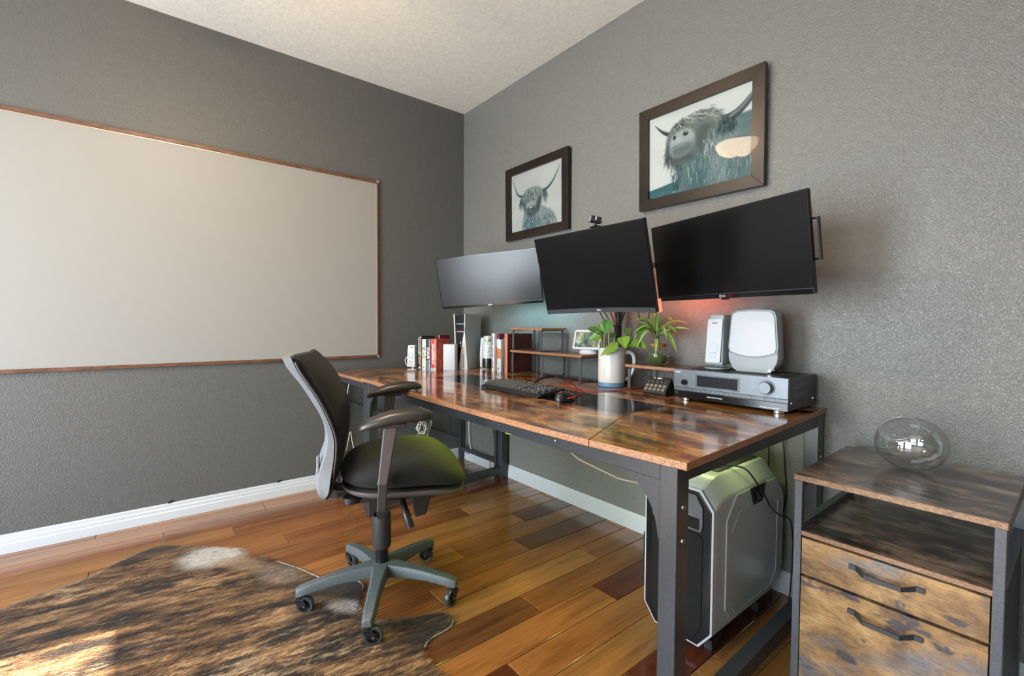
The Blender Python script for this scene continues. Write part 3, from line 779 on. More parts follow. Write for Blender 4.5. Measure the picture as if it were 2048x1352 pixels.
def curved_monitor():
    mm = mon_matrix((1.811, -.508, 1.323), .3, -15.1, 0); w, h = .61, .365
    t = thing('monitor', 'curved black monitor in the middle with a webcam on top', 'monitor'); t.matrix_world = mm
    a, b = w/2, h/2; n = 28; k = lambda x: -(x*x-.02)/(2*1.8)
    xs = [-a+w*i/n for i in range(n+1)]
    def band(z0, z1, y0, y1, x_in=0):
        xx = [max(-a+x_in, min(a-x_in, x)) for x in xs]
        pts = [(x, k(x)+y0) for x in xx]+[(x, k(x)+y1) for x in reversed(xx)]
        return MB().prism(pts, z0, z1, 'z')
    obj('housing', band(-b, b, .003, .022), M['black_matte'], t, smooth=True)
    obj('screen', band(-b+.021, b-.0045, .0008, .004, .0045), M['screen_c'], t, smooth=True)
    obj('bottom_bezel', band(-b, -b+.0205, -.001, .004), M['bezel_c'], t, smooth=True)
    obj('top_edge', band(b-.0042, b, .0005, .004), M['bezel'], t, smooth=True)
    for s in (-1, 1):
        x0 = s*a; x1 = s*(a-.0042)
        obj('side_edge', MB().box(min(x0, x1), max(x0, x1), k(a)+.0005, k(a)+.0045, -b+.0205, b-.0042), M['bezel'], t)
    obj('back_shell', MB().prism([(-a*.6, .02), (a*.6, .02), (a*.42, .060), (-a*.42, .060)], -b*.7, b*.6, 'z'), M['black_matte'], t, bevel=.006)
    text('logo_text', 'DELL', .0105, M['logo'], t, frame_m((0, k(0)-.0014, -b+.010), (1, 0, 0), (0, 0, 1)), bold=True)
    # led bar glowing salmon red along the right rear edge
    obj('led_bar', MB().box(a-.020, a-.004, .012, .030, -b-.006, -b+.045), emit('rear_led_red', (1.0, .22, .13), 1.2), t)
    return t, mm
monC, mmC = curved_monitor()
led_light('rear_led_light_red', (2.02, -.150, 1.24), (R(90), 0, 0), .16, .02, (1.0, .20, .12), .9)
led_light('rear_led_light_red', (1.70, -.17, 1.30), (R(90), 0, 0), .30, .02, (1.0, .25, .16), .5)
led_light('rear_led_light_teal', (.95, -.15, 1.17), (R(60), 0, 0), .60, .02, (.30, .80, .95), .8)

def mount():
    px, py = 1.612, -.070
    t = thing('monitor_mount', 'black pole and arms behind the monitors, clamped to the desk', 'monitor mount', (px, py, DZ))
    W('clamp_base', MB().box(px-.05, px+.05, py-.030, py+.030, DZ+.0005, DZ+.014), M['black_matte'], t, bevel=.003)
    W('pole', MB().cyl((px, py, DZ+.014), (px, py, 1.46), .0165, n=20), M['black'], t, smooth=True)
    for mm, zo, dy in ((mmL, 1.36, .052), (mmC, 1.33, .062), (mmR, 1.385, .052)):
        e = mm @ Vector((0, dy, 0.0)); s = Vector((px, py, zo))
        mid = (s+e)/2+Vector((0, .03 if mm is not mmC else 0, 0)); mid.y = -.045 if mm is mmL else min(mid.y, -.045); mid.x = 1.22 if mm is mmL else mid.x
        W('arm', MB().cyl(s, mid, .014, n=12).cyl(mid, e, .012, n=12), M['black'], t, smooth=True)
        W('pole_collar', MB().cyl((px, py, zo-.02), (px, py, zo+.02), .024, n=20), M['black_matte'], t, smooth=True)
        f = mm.to_3x3(); q = f.to_4x4(); q.translation = mm @ Vector((0, dy-.006, 0))
        W('mount_plate', MB().box(-.055, .055, 0, .008, -.055, .055, q), M['black_matte'], t)
    q = mmR.to_3x3().to_4x4(); q.translation = mmR.translation
    W('side_bracket', MB().box(.30, .3655, .030, .034, .068, .074, q).box(.30, .3655, .030, .034, -.060, -.054, q).box(.360, .3655, .024, .034, -.060, .074, q).box(.30, .306, .022, .034, -.060, .074, q), M['black'], t)
mount()
def cord_bundle():
    t = thing('cord_bundle', 'sheathed bundle of monitor cords fanning out under the middle monitor', 'cable', (1.645, -.135, DZ))
    W('sheath', MB().tube(spline([(1.633, -.115, 1.085), (1.640, -.114, 1.05), (1.652, -.113, .99), (1.664, -.113, .93), (1.672, -.112, .85), (1.676, -.110, DZ+.016)], 30), [.013]*30, 10), M['black_matte'], t, smooth=True)
    tops = [(1.545, -.15, 1.17), (1.56, -.14, 1.19), (1.60, -.15, 1.21), (1.625, -.14, 1.22), (1.655, -.15, 1.20), (1.72, -.15, 1.175), (1.70, -.14, 1.19)]
    for i, p in enumerate(tops):
        p = Vector(p); b = Vector((1.630+.003*i, -.118, 1.075)); m1 = b.lerp(p, .45)+Vector((0, 0, -.012*abs(i-3)))
        W('cord', MB().tube(spline([b, b+Vector((0, 0, .012)), m1+Vector((0, 0, .008)), p, p+Vector((0, .02, .05))], 24), .0042 if i in (2, 3) else .003, 6), M['cable_r'] if i in (2, 3) else M['cable_k'], t, smooth=True)
cord_bundle()
pts = [(1.808+.030*math.cos(a), -.125+.003*math.sin(a*2), 1.142+.030*math.sin(a)) for a in [PI/2+k*2*PI/20 for k in range(23)]]
cable('cable', 'thin black cord loop hanging below the middle monitor', [(1.79, -.20, 1.27), (1.80, -.14, 1.19)]+pts+[(1.84, -.17, 1.24)], .0024, M['cable_k'], 90)

def webcam():
    base = mmC @ Vector((.050, .004, .1825+.001))
    t = thing('webcam', 'small black webcam with silver lens ring atop the middle monitor', 'webcam', base, R(-18))
    obj('clip', MB().box(-.022, .022, -.012, .022, 0, .005).box(-.018, .018, .014, .022, -.025, 0), M['black'], t, bevel=.002)
    obj('stem', MB().cyl((0, .004, .004), (0, .004, .020), .006), M['black'], t, smooth=True)
    q = Matrix.Translation((0, .004, .032)) @ Euler((R(78), 0, R(-28))).to_matrix().to_4x4()
    obj('body', MB().lathe([(.0, -.026), (.013, -.025), (.0155, -.018), (.0155, .018)], 24, q), M['black'], t, smooth=True)
    obj('lens_ring', MB().lathe([(.0155, .018), (.0165, .019), (.0165, .027), (.0125, .028), (.012, .022)], 24, q, cap=False), M['rim'], t, smooth=True)
    obj('lens', MB().lathe([(.012, .0215), (.006, .024), (.0, .0245)], 24, q), M['black_gloss'], t, smooth=True)
    obj('maker_mark', MB().box(.0150, .0160, -.004, .010, -.003, .001, q), M['white_text'], t)
    obj('cord', MB().tube(spline([q @ Vector((0, 0, -.025)), (.020, .016, .030), (.030, .020, .012), (.034, .024, -.02)], 20), .0018, 6), M['cable_k'], t)
webcam()
# ================================================================== THINGS ON THE DESK
STZ = .768          # side table top
# ---------------- keyboard and mouse
M['key'] = speckled('worn_black_keycap', (.055, .055, .052), .32, .2, 300)
M['legend'] = mat('keycap_legend', (.55, .55, .52), .5)
def keyboard():
    t = thing('keyboard', 'full-size black keyboard on the dark desk inlay', 'keyboard', (1.538, -.677, DZ), R(-1.0))
    w, d = .212, .072; h0, h1 = .017, .033
    mb = MB().prism([(-d, .004), (-d, h0), (d, h1), (d, .010)], -w, w, 'x')
    obj('case', mb, M['black'], t, bevel=.004)
    obj('palm_lip', MB().box(-w, w, -d-.010, -d+.001, .001, .012), M['black'], t, bevel=.004)
    for x in (-.17, .17):
        obj('foot', MB().box(x-.02, x+.02, d-.02, d-.006, 0, .012), M['black_rubber'], t); obj('foot', MB().box(x-.02, x+.02, -d+.004, -d+.016, 0, .006), M['black_rubber'], t)
    keys = MB(); leg = MB(); slope = math.atan2(h1-h0, 2*d)
    q = Matrix.Translation((0, -d, h0)) @ Euler((slope, 0, 0)).to_matrix().to_4x4()
    rows = [(.117, [(i, 1) for i in (0, 2, 3, 4, 5, 6.5, 7.5, 8.5, 9.5, 11, 12, 13, 14, 15.25, 16.25, 17.25)]),
            (.094, [(i, 1) for i in range(13)]+[(13, 2)]+[(15.25, 1), (16.25, 1), (17.25, 1), (18.5, 1), (19.5, 1), (20.5, 1), (21.5, 1)]),
            (.0755, [(0, 1.5)]+[(1.5+i, 1) for i in range(12)]+[(13.5, 1.5), (15.25, 1), (16.25, 1), (17.25, 1), (18.5, 1), (19.5, 1), (20.5, 1), (21.5, 1)]),
            (.057, [(0, 1.75)]+[(1.75+i, 1) for i in range(11)]+[(12.75, 2.25), (18.5, 1), (19.5, 1), (20.5, 1)]),
            (.0385, [(0, 2.25)]+[(2.25+i, 1) for i in range(10)]+[(12.25, 2.75), (16.25, 1), (18.5, 1), (19.5, 1), (20.5, 1), (21.5, 1)]),
            (.020, [(0, 1.25), (1.25, 1.25), (2.5, 1.25), (3.75, 6.25), (10, 1.25), (11.25, 1.25), (12.5, 1.25), (13.75, 1.25), (15.25, 1), (16.25, 1), (17.25, 1), (18.5, 2), (20.5, 1)])]
    u = .0184; x0 = -.207
    for y, rr in rows:
        for kx, kw in rr:
            a = x0+kx*u+.0006; b = a+kw*u-.0016; c, e = y-.0085, y+.0080
            bt = [(a, c, .0), (b, c, .0), (b, e, .0), (a, e, .0)]; tp = [(a+.0018, c+.0015, .0085), (b-.0018, c+.0015, .0085), (b-.0018, e-.0025, .0095), (a+.0018, e-.0025, .0095)]
            keys.loft([bt, tp], True, q)
            if kw < 2.6:
                leg.add([(a+.004, c+.006, .0091), (a+.0085, c+.006, .0091), (a+.0085, c+.0115, .0095), (a+.004, c+.0115, .0095)], [(0, 1, 2, 3)], q)
    stuff(obj('keys', keys, M['key'], t)); stuff(obj('key_legends', leg, M['legend'], t, fix=False))
keyboard()
M['mouse_red'] = emit('mouse_red_glow', (.8, .05, .03), .6)
def mouse():
    t = thing('mouse', 'black computer mouse with red accents beside the keyboard', 'mouse', (1.834, -.690, DZ), R(14))
    rings = []
    for i in range(13):
        s = i/12; y = -.060+.120*s; e = math.sqrt(max(0.0, 1-(2*s-1)**2)); w = (.024+.010*math.sin(s*PI*1.1))*max(e, .18)**.5; h = .038*max(e, .12)**.6*(1.05-.35*s)
        ring = [(w*math.cos(a), y, max(.002, .004+h*max(0, math.sin(a))**.75) if math.sin(a) > 0 else .002) for a in [2*PI*k/20 for k in range(20)]]
        rings.append(ring)
    obj('shell', MB().loft(rings), M['black'], t, smooth=True, ang=60)
    obj('scroll_wheel', MB().cyl((-.003, .030, .0265), (.003, .030, .0265), .0065), M['mouse_red'], t, smooth=True)
    obj('side_accent', MB().tube([(.030, -.03, .014), (.034, 0, .016), (.030, .03, .013)], .0016, 6), M['mouse_red'], t)
    obj('side_button', MB().box(.0285, .0335, -.012, .012, .018, .025), M['black_gloss'], t, bevel=.002)
    obj('logo_mark', MB().tube([(-.006, -.035, .0365), (.0, -.030, .0385), (.006, -.035, .0365)], .0010, 6), M['mouse_red'], t)
mouse()

# ---------------- desk risers
def uframe(t, name, x, y0, y1, z0, z1, w=.016, th=.004, r=.014):
    """flat bar bent into a rounded rectangle, standing across the shelf"""
    out = []; 
    for cx, cz, a0 in ((y1-r, z0+r, -PI/2), (y1-r, z1-r, 0), (y0+r, z1-r, PI/2), (y0+r, z0+r, PI)):
        for k in range(6):
            a = a0+k/5*PI/2; out.append((cx, cz, math.cos(a), math.sin(a)))
    ro = [(c+r*ca, z+r*sa) for c, z, ca, sa in out]; ri = [(c+(r-th)*ca, z+(r-th)*sa) for c, z, ca, sa in out]
    mb = MB(); n = len(ro)
    vs = [(x-w/2, *p) for p in ro]+[(x-w/2, *p) for p in ri]+[(x+w/2, *p) for p in ro]+[(x+w/2, *p) for p in ri]
    fs = []
    for k in range(n):
        j = (k+1) % n
        fs += [(k, j, n+j, n+k), (2*n+k, 3*n+k, 3*n+j, 2*n+j), (k, 2*n+k, 2*n+j, j), (n+k, n+j, 3*n+j, 3*n+k)]
    mb.add(vs, fs); return W(name, mb, M['steel_g'], t)
def risers():
    t = thing('desk_riser', 'two-tier rustic wood desk shelf holding the small smart display', 'shelf', (1.2, -.13, DZ))
    for x in (.915, 1.188, 1.486): uframe(t, 'leg_frame', x, -.228, -.045, DZ+.0005, .9155)
    board('lower_shelf', [(.900, -.236), (1.502, -.236), (1.502, -.036), (.900, -.036)], .916, .930, M['wood_riser'], M['chip'], t)
    for x in (.918, 1.175): uframe(t, 'leg_frame', x, -.226, -.047, .9305, 1.0555)
    board('upper_shelf', [(.902, -.236), (1.192, -.236), (1.192, -.036), (.902, -.036)], 1.056, 1.070, M['wood_riser'], M['chip'], t)
    for x in (.925, 1.165):
        for y in (-.21, -.07): W('screw', MB().cyl((x, y, 1.0525), (x, y, 1.0555), .004, n=8), M['bolt'], t)
    t = thing('desk_riser', 'low rustic wood desk shelf carrying the plant jar beside the receiver', 'shelf', (1.93, -.13, DZ))
    for x in (1.800, 2.066): uframe(t, 'leg_frame', x, -.224, -.045, DZ+.0005, .8905)
    board('shelf_board', [(1.782, -.234), (2.084, -.234), (2.084, -.034), (1.782, -.034)], .891, .905, M['wood_riser'], M['chip'], t)
    W('end_cap', MB().box(2.0842, 2.0858, -.234, -.034, .8915, .9045), M['black_matte'], t)
risers()

# ---------------- smart display
def garden_screen():
    m = mat('smart_display_picture', rough=.2); v = coords(m, scale=(1, 1, 1)); a = noise(m, v, 38, 5, .7, .6); b = noise(m, v, 16, 3)
    c = ramp(m, a, [(.34, (.005, .01, .01)), (.47, (.025, .05, .04)), (.57, (.08, .14, .10)), (.70, (.30, .38, .38))]); d = ramp(m, b, [(.42, (0, 0, 0)), (.6, (.35, .30, .16))])
    cc = mixc(m, .35, c, d, 'SCREEN'); L(m, cc, bsdf(m).inputs['Base Color']); L(m, cc, bsdf(m).inputs['Emission Color']); bsdf(m).inputs['Emission Strength'].default_value = .35; return m
def rrect(a, b, r, n=6):
    pts = []
    for cx, cy, a0 in ((a-r, b-r, 0), (-a+r, b-r, PI/2), (-a+r, -b+r, PI), (a-r, -b+r, 1.5*PI)):
        for k in range(n+1):
            an = a0+k/n*PI/2; pts.append((cx+r*math.cos(an), cy+r*math.sin(an)))
    return pts
def smart_display():
    t = thing('smart_display', 'white smart display showing a garden photo, on the wooden riser', 'smart display', (1.452, -.128, .930), R(14))
    obj('base', MB().lathe([(.036, 0), (.040, .004), (.036, .022), (.030, .030)], 32, Matrix.Diagonal((1.35, .75, 1, 1))), M['white_pl'], t, smooth=True)
    q = Matrix.Translation((0, -.008, .078)) @ Euler((R(-18), 0, 0)).to_matrix().to_4x4()
    obj('bezel', MB().prism(rrect(.083, .056, .012), -.008, .006, 'y', q), M['white_pl'], t, bevel=.003)
    obj('screen', MB().prism(rrect(.071, .043, .003), -.0092, -.008, 'y', q), garden_screen(), t)
smart_display()

# ---------------- white pitcher with pothos
M['ceramic'] = mat('white_glazed_ceramic', (.60, .59, .55), .16)
M['ceramic_b'] = mat('blue_glazed_band', (.13, .26, .42), .18)
M['soil'] = speckled('dark_potting_soil', (.035, .022, .014), .9, .5, 120)
PC = Vector((1.672, -.198, DZ))
def pitcher():
    t = thing('pitcher', 'tall white ceramic pitcher with blue foot, used as a plant pot', 'pitcher', PC)
    r = .066
    obj('body', MB().lathe([(r-.004, .022), (r, .024), (r, .188), (r-.001, .193), (r-.0035, .1945), (r-.006, .193), (r-.0065, .030), (0, .028)], 48), M['ceramic'], t, smooth=True, ang=50)
    obj('foot_band', MB().lathe([(r-.008, 0), (r-.002, .002), (r-.0005, .006), (r-.0005, .0222), (0, .0222)], 48), M['ceramic_b'], t, smooth=True, ang=50)
    d = Vector((math.cos(R(46)), math.sin(R(46)), 0))
    P = [d*(r-.004)+Vector((0, 0, .168)), d*(r+.018)+Vector((0, 0, .172)), d*(r+.040)+Vector((0, 0, .158)), d*(r+.046)+Vector((0, 0, .120)), d*(r+.038)+Vector((0, 0, .075)), d*(r+.018)+Vector((0, 0, .045)), d*(r-.003)+Vector((0, 0, .034))]
    pp = spline(P, 30); obj('handle', MB().tube(pp, [.0105-.003*i/29 for i in range(30)], 14), M['ceramic'], t, smooth=True)
    obj('soil', MB().lathe([(r-.0068, .165), (.03, .170), (0, .172)], 32), M['soil'], t)
pitcher()
M['leaf'] = vcol('glossy_green_leaf', .33, .4, coat=.15)
def leaf_mesh(base, tip, width, up, droop, prof, col, nl=12, fold=.25, stripe=None, lift=0.):
    """blade from base to tip, bent by droop, folded along the midrib"""
    base = Vector(base); tip = Vector(tip); d = tip-base; Ln = d.length; d.normalize()
    up = Vector(up); side = d.cross(up).normalized(); nrm = side.cross(d).normalized()
    rows = []; cols = []; nx = 6
    for i in range(nl+1):
        s = i/nl; c = base+d*(Ln*s)+Vector((0, 0, 1))*(lift*math.sin(s*PI))-Vector((0, 0, 1))*(droop*s*s)
        w = width*prof(s)
        row = []
        for k in range(nx+1):
            q = k/nx*2-1
            row.append(tuple(c+side*(q*w)+nrm*(abs(q)*w*fold)))
            vein = 1.25 if abs(q) < .2 else (1.0+.12*math.sin(s*26+abs(q)*5))
            cc = np.array(col)*vein
            if stripe is not None and .3 < abs(q) < .8: cc = np.array(stripe)*(1+.1*math.sin(s*9))
            cols.append(cc)
        rows.append(row)
    return MB().grid(rows), cols
heart = lambda s: max(.02, (math.sin(PI*min(1, s*1.02+.0)**.62))**.8*(1-.28*s)) if 0 < s < 1 else .03
blade = lambda s: .25+.75*math.sin(PI*min(.92, s*.75+.18)) if s < .7 else (.25+.75*math.sin(PI*.705))*max(.02, (1-s)/.3)**.75
def pothos():
    t = thing('pothos_plant', 'pothos with heart-shaped green leaves growing from the white pitcher', 'plant', PC+Vector((0, 0, .172)))
    o = t.location
    g1, g2, g3, g4 = (.13, .24, .025), (.06, .13, .015), (.20, .34, .03), (.10, .26, .05)
    # base, tip in room coordinates, half width, facing, colour
    Ls = [((1.620, -.25, 1.062), (1.572, -.27, 1.078), .022, (.5, -.6, .6), g2), ((1.650, -.23, 1.045), (1.617, -.24, 1.110), .020, (.6, -.7, .1), g1),
          ((1.685, -.24, 1.117), (1.690, -.27, 1.050), .030, (.75, -.65, .25), g4), ((1.600, -.24, 1.068), (1.668, -.27, 1.040), .020, (.3, -.5, .8), g2),
          ((1.645, -.25, 1.042), (1.598, -.28, 1.020), .026, (.6, -.7, .4), g1), ((1.745, -.24, .998), (1.684, -.300, .944), .028, (.5, -.6, .6), (.15, .24, .025)),
          ((1.742, -.20, 1.035), (1.790, -.24, .985), .034, (.5, -.75, .45), g3), ((1.780, -.19, 1.010), (1.852, -.22, .990), .032, (.4, -.7, .6), g1),
          ((1.800, -.18, 1.015), (1.870, -.19, .985), .026, (.6, -.6, .5), g3), ((1.745, -.17, 1.078), (1.770, -.19, 1.045), .022, (.6, -.75, .2), g2),
          ((1.835, -.15, 1.090), (1.815, -.19, 1.045), .028, (.65, -.7, .3), g2), ((1.660, -.16, 1.03), (1.60, -.13, 1.05), .022, (0, -.6, .8), g2)]
    for b, tp, w, up, c in Ls:
        mb, cols = leaf_mesh(Vector(b)-o, Vector(tp)-o, w, up, .004, heart, c, fold=.18)
        lf = obj('leaf', mb, M['leaf'], t, smooth=True, ang=180, fix=False); set_vcol(lf, cols)
        root = Vector((min(max(b[0], 1.635), 1.712), min(max(b[1], -.235), -.165), PC.z+.170)); bb = Vector(b)
        mid = root.lerp(bb, .5)+Vector((0, 0, .03 if bb.z < root.z+.08 else .0))
        st = obj('stem', MB().tube(spline([root-o, mid-o, bb-o], 12), .0022, 6), M['stem'], t, smooth=True)
M['stem'] = mat('pale_green_stem', (.30, .36, .12), .4)
pothos()

# ---------------- glass jar with striped plant
M['jarglass'] = thin_glass('clear_jar_glass', 1.42, .01, (.97, .99, .98))
M['water'] = mat('jar_water', (.30, .36, .10), .05, Transmission_Weight=.75, IOR=1.33)
M['roots'] = vcol('mossy_roots', .8, .2)
M['cork'] = speckled('orange_brown_cord', (.32, .13, .03), .7, .4, 140)
JC = Vector((1.885, -.115, .905))
def jar_plant():
    t = thing('plant_jar', 'round glass jar of greenish water and roots with a cork-coloured collar', 'jar', JC)
    out = [(.020, .0005), (.030, .002), (.043, .016), (.0495, .036), (.0485, .054), (.041, .070), (.033, .078), (.031, .083), (.033, .097)]
    inn = [(r-.002, z) for r, z in reversed(out) if z > .003]
    obj('glass', MB().lathe(out+inn+[(.018, .004)], 40, cap=False), M['jarglass'], t, smooth=True, ang=180)
    obj('water', MB().lathe([(.002, .0045), (.027, .005), (.040, .017), (.0463, .036), (.0463, .044), (0, .044)], 32), M['water'], t, smooth=True, ang=50)
    rd = random.Random(4); mb = MB()
    for k in range(60):
        a = rd.uniform(0, 2*PI); r = rd.uniform(.0, .030); p = Vector((r*math.cos(a), r*math.sin(a), .040)); pts = [Vector((0, 0, .075))*.4+p*.6, p]
        for j in range(4):
            p = p+Vector((rd.uniform(-.010, .010), rd.uniform(-.010, .010), rd.uniform(-.009, -.001))); rr = math.hypot(p.x, p.y); p.z = max(.010+.0, p.z)
            if rr > .032: p.x *= .032/rr; p.y *= .032/rr
            pts.append(p)
        mb.tube(pts, .0012, 4)
    ro = stuff(obj('roots', mb, M['roots'], t)); nv = len(ro.data.vertices); cc = np.array([(.10, .14, .02)])*rng.uniform(.4, 2.2, (nv, 1)); set_vcol(ro, cc)
    obj('collar', MB().lathe([(.0335, .0832), (.0365, .086), (.0365, .098), (.0335, .101), (.0325, .099), (.0325, .0845), (.0335, .0832)], 32, cap=False), M['cork'], t, smooth=True)
    p = thing('striped_plant', 'spiky plant with yellow-striped arching leaves in the round glass jar', 'plant', JC+Vector((0, 0, .045)))
    o = p.location; g, y = (.055, .15, .02), (.36, .42, .13)
    obj('stem', MB().tube(spline([(0, 0, -.02), (.002, 0, .05), (-.004, -.002, .10), (-.006, -.004, .15)], 16), .0055, 8), M['stem2'], p, smooth=True)
    c0 = JC+Vector((-.006, -.004, 0))
    # start height above jar base, tip (room), half width, lift, droop
    Ls = [(.115, (1.765, -.17, 1.015), .011, .075, 0), (.150, (1.772, -.14, 1.085), .010, .055, 0), (.16, (1.862, -.125, 1.163), .014, 0, 0), (.165, (1.890, -.14, 1.152), .012, .004, 0),
          (.15, (1.985, -.13, 1.095), .011, .050, 0), (.155, (1.955, -.15, 1.130), .010, .02, 0), (.13, (2.062, -.14, 1.075), .013, .02, 0), (.12, (2.032, -.19, .968), .016, .055, 0),
          (.11, (1.925, -.195, .955), .012, .040, 0), (.14, (1.800, -.20, 1.045), .012, .040, 0), (.12, (1.770, -.18, .985), .011, .070, 0), (.14, (2.02, -.17, 1.055), .012, .035, 0),
          (.16, (1.84, -.17, 1.125), .011, .01, 0), (.125, (1.985, -.06, 1.02), .012, .045, 0), (.13, (1.82, -.06, 1.04), .011, .045, 0), (.145, (1.79, -.19, 1.11), .010, .035, 0), (.135, (1.985, -.20, 1.03), .011, .05, 0), (.15, (2.03, -.10, 1.10), .010, .03, 0), (.125, (1.835, -.215, .985), .011, .055, 0), (.155, (1.925, -.17, 1.145), .010, .012, 0), (.14, (1.755, -.13, 1.05), .010, .06, 0)]
    for i, (h, tp, w, lf, dr) in enumerate(Ls):
        b = c0+Vector((0, 0, h)); tipv = Vector(tp); dd = tipv-b
        up = Vector((.35, -.6, .7)) if abs(dd.z) < dd.length*.8 else Vector((.7, -.7, .1))
        mb, cols = leaf_mesh(b-o, tipv-o, w*.82, up, dr, blade, g if i % 3 else (.08, .20, .03), nl=18, fold=.35, stripe=y if i % 2 == 0 else (.22, .33, .08), lift=lf)
        l_ = obj('leaf', mb, M['leaf'], p, smooth=True, ang=180, fix=False); set_vcol(l_, cols)
M['stem2'] = mat('brown_green_stalk', (.12, .13, .04), .6)
jar_plant()

# ---------------- button keypad
def keypad():
    t = thing('button_keypad', 'black desktop keypad with fifteen small lit buttons, left of the receiver', 'keypad', (1.974, -.243, DZ), R(2))
    w = .059
    obj('stand', MB().prism([(-.030, .0008), (.052, .0008), (.052, .006), (.030, .060), (.024, .066), (-.030, .004)], -w+.003, w-.003, 'x'), M['black_matte'], t, bevel=.002)
    a = math.atan2(.066, .056); q = Matrix.Translation((0, -.034, .004)) @ Euler((a, 0, 0)).to_matrix().to_4x4()
    obj('face', MB().box(-w, w, 0, .088, -.002, .012, q), mat('keypad_face_black', (.012, .011, .009), .4), t, bevel=.004)
    kf = mat('keypad_button_glass', (.17, .16, .13), .2); kd = mat('keypad_button_dark', (.03, .03, .026), .2)
    ic = MB()
    for r in range(3):
        for c in range(5):
            x = -.042+c*.021; y = .018+r*.0195
            obj('button', MB().prism([(x+p, y+s) for p, s in rrect(.0075, .0072, .002, 3)], .012, .0138, 'z', q), kf if r < 2 else kd, t)
            s = .0035
            ic.box(x-s, x+s, y-.0008, y+.0008, .0138, .0141, q) if (r+c) % 2 else ic.box(x-.0008, x+.0008, y-s, y+s, .0138, .0141, q)
    obj('button_icons', ic, M['grey_text'], t)
    text('brand_text', 'elgato', .0095, M['white_text'], t, q @ frame_m((.002, .0795, .0122), (1, 0, 0), (0, 1, 0)), bold=True)
    mk = MB(); mk.lathe([(.0022, 0), (.0038, 0), (.0038, .0004), (.0022, .0004)], 20, q @ Matrix.Translation((-.024, .0795, .0121)), cap=False); obj('brand_ring', mk, M['white_text'], t)
keypad()

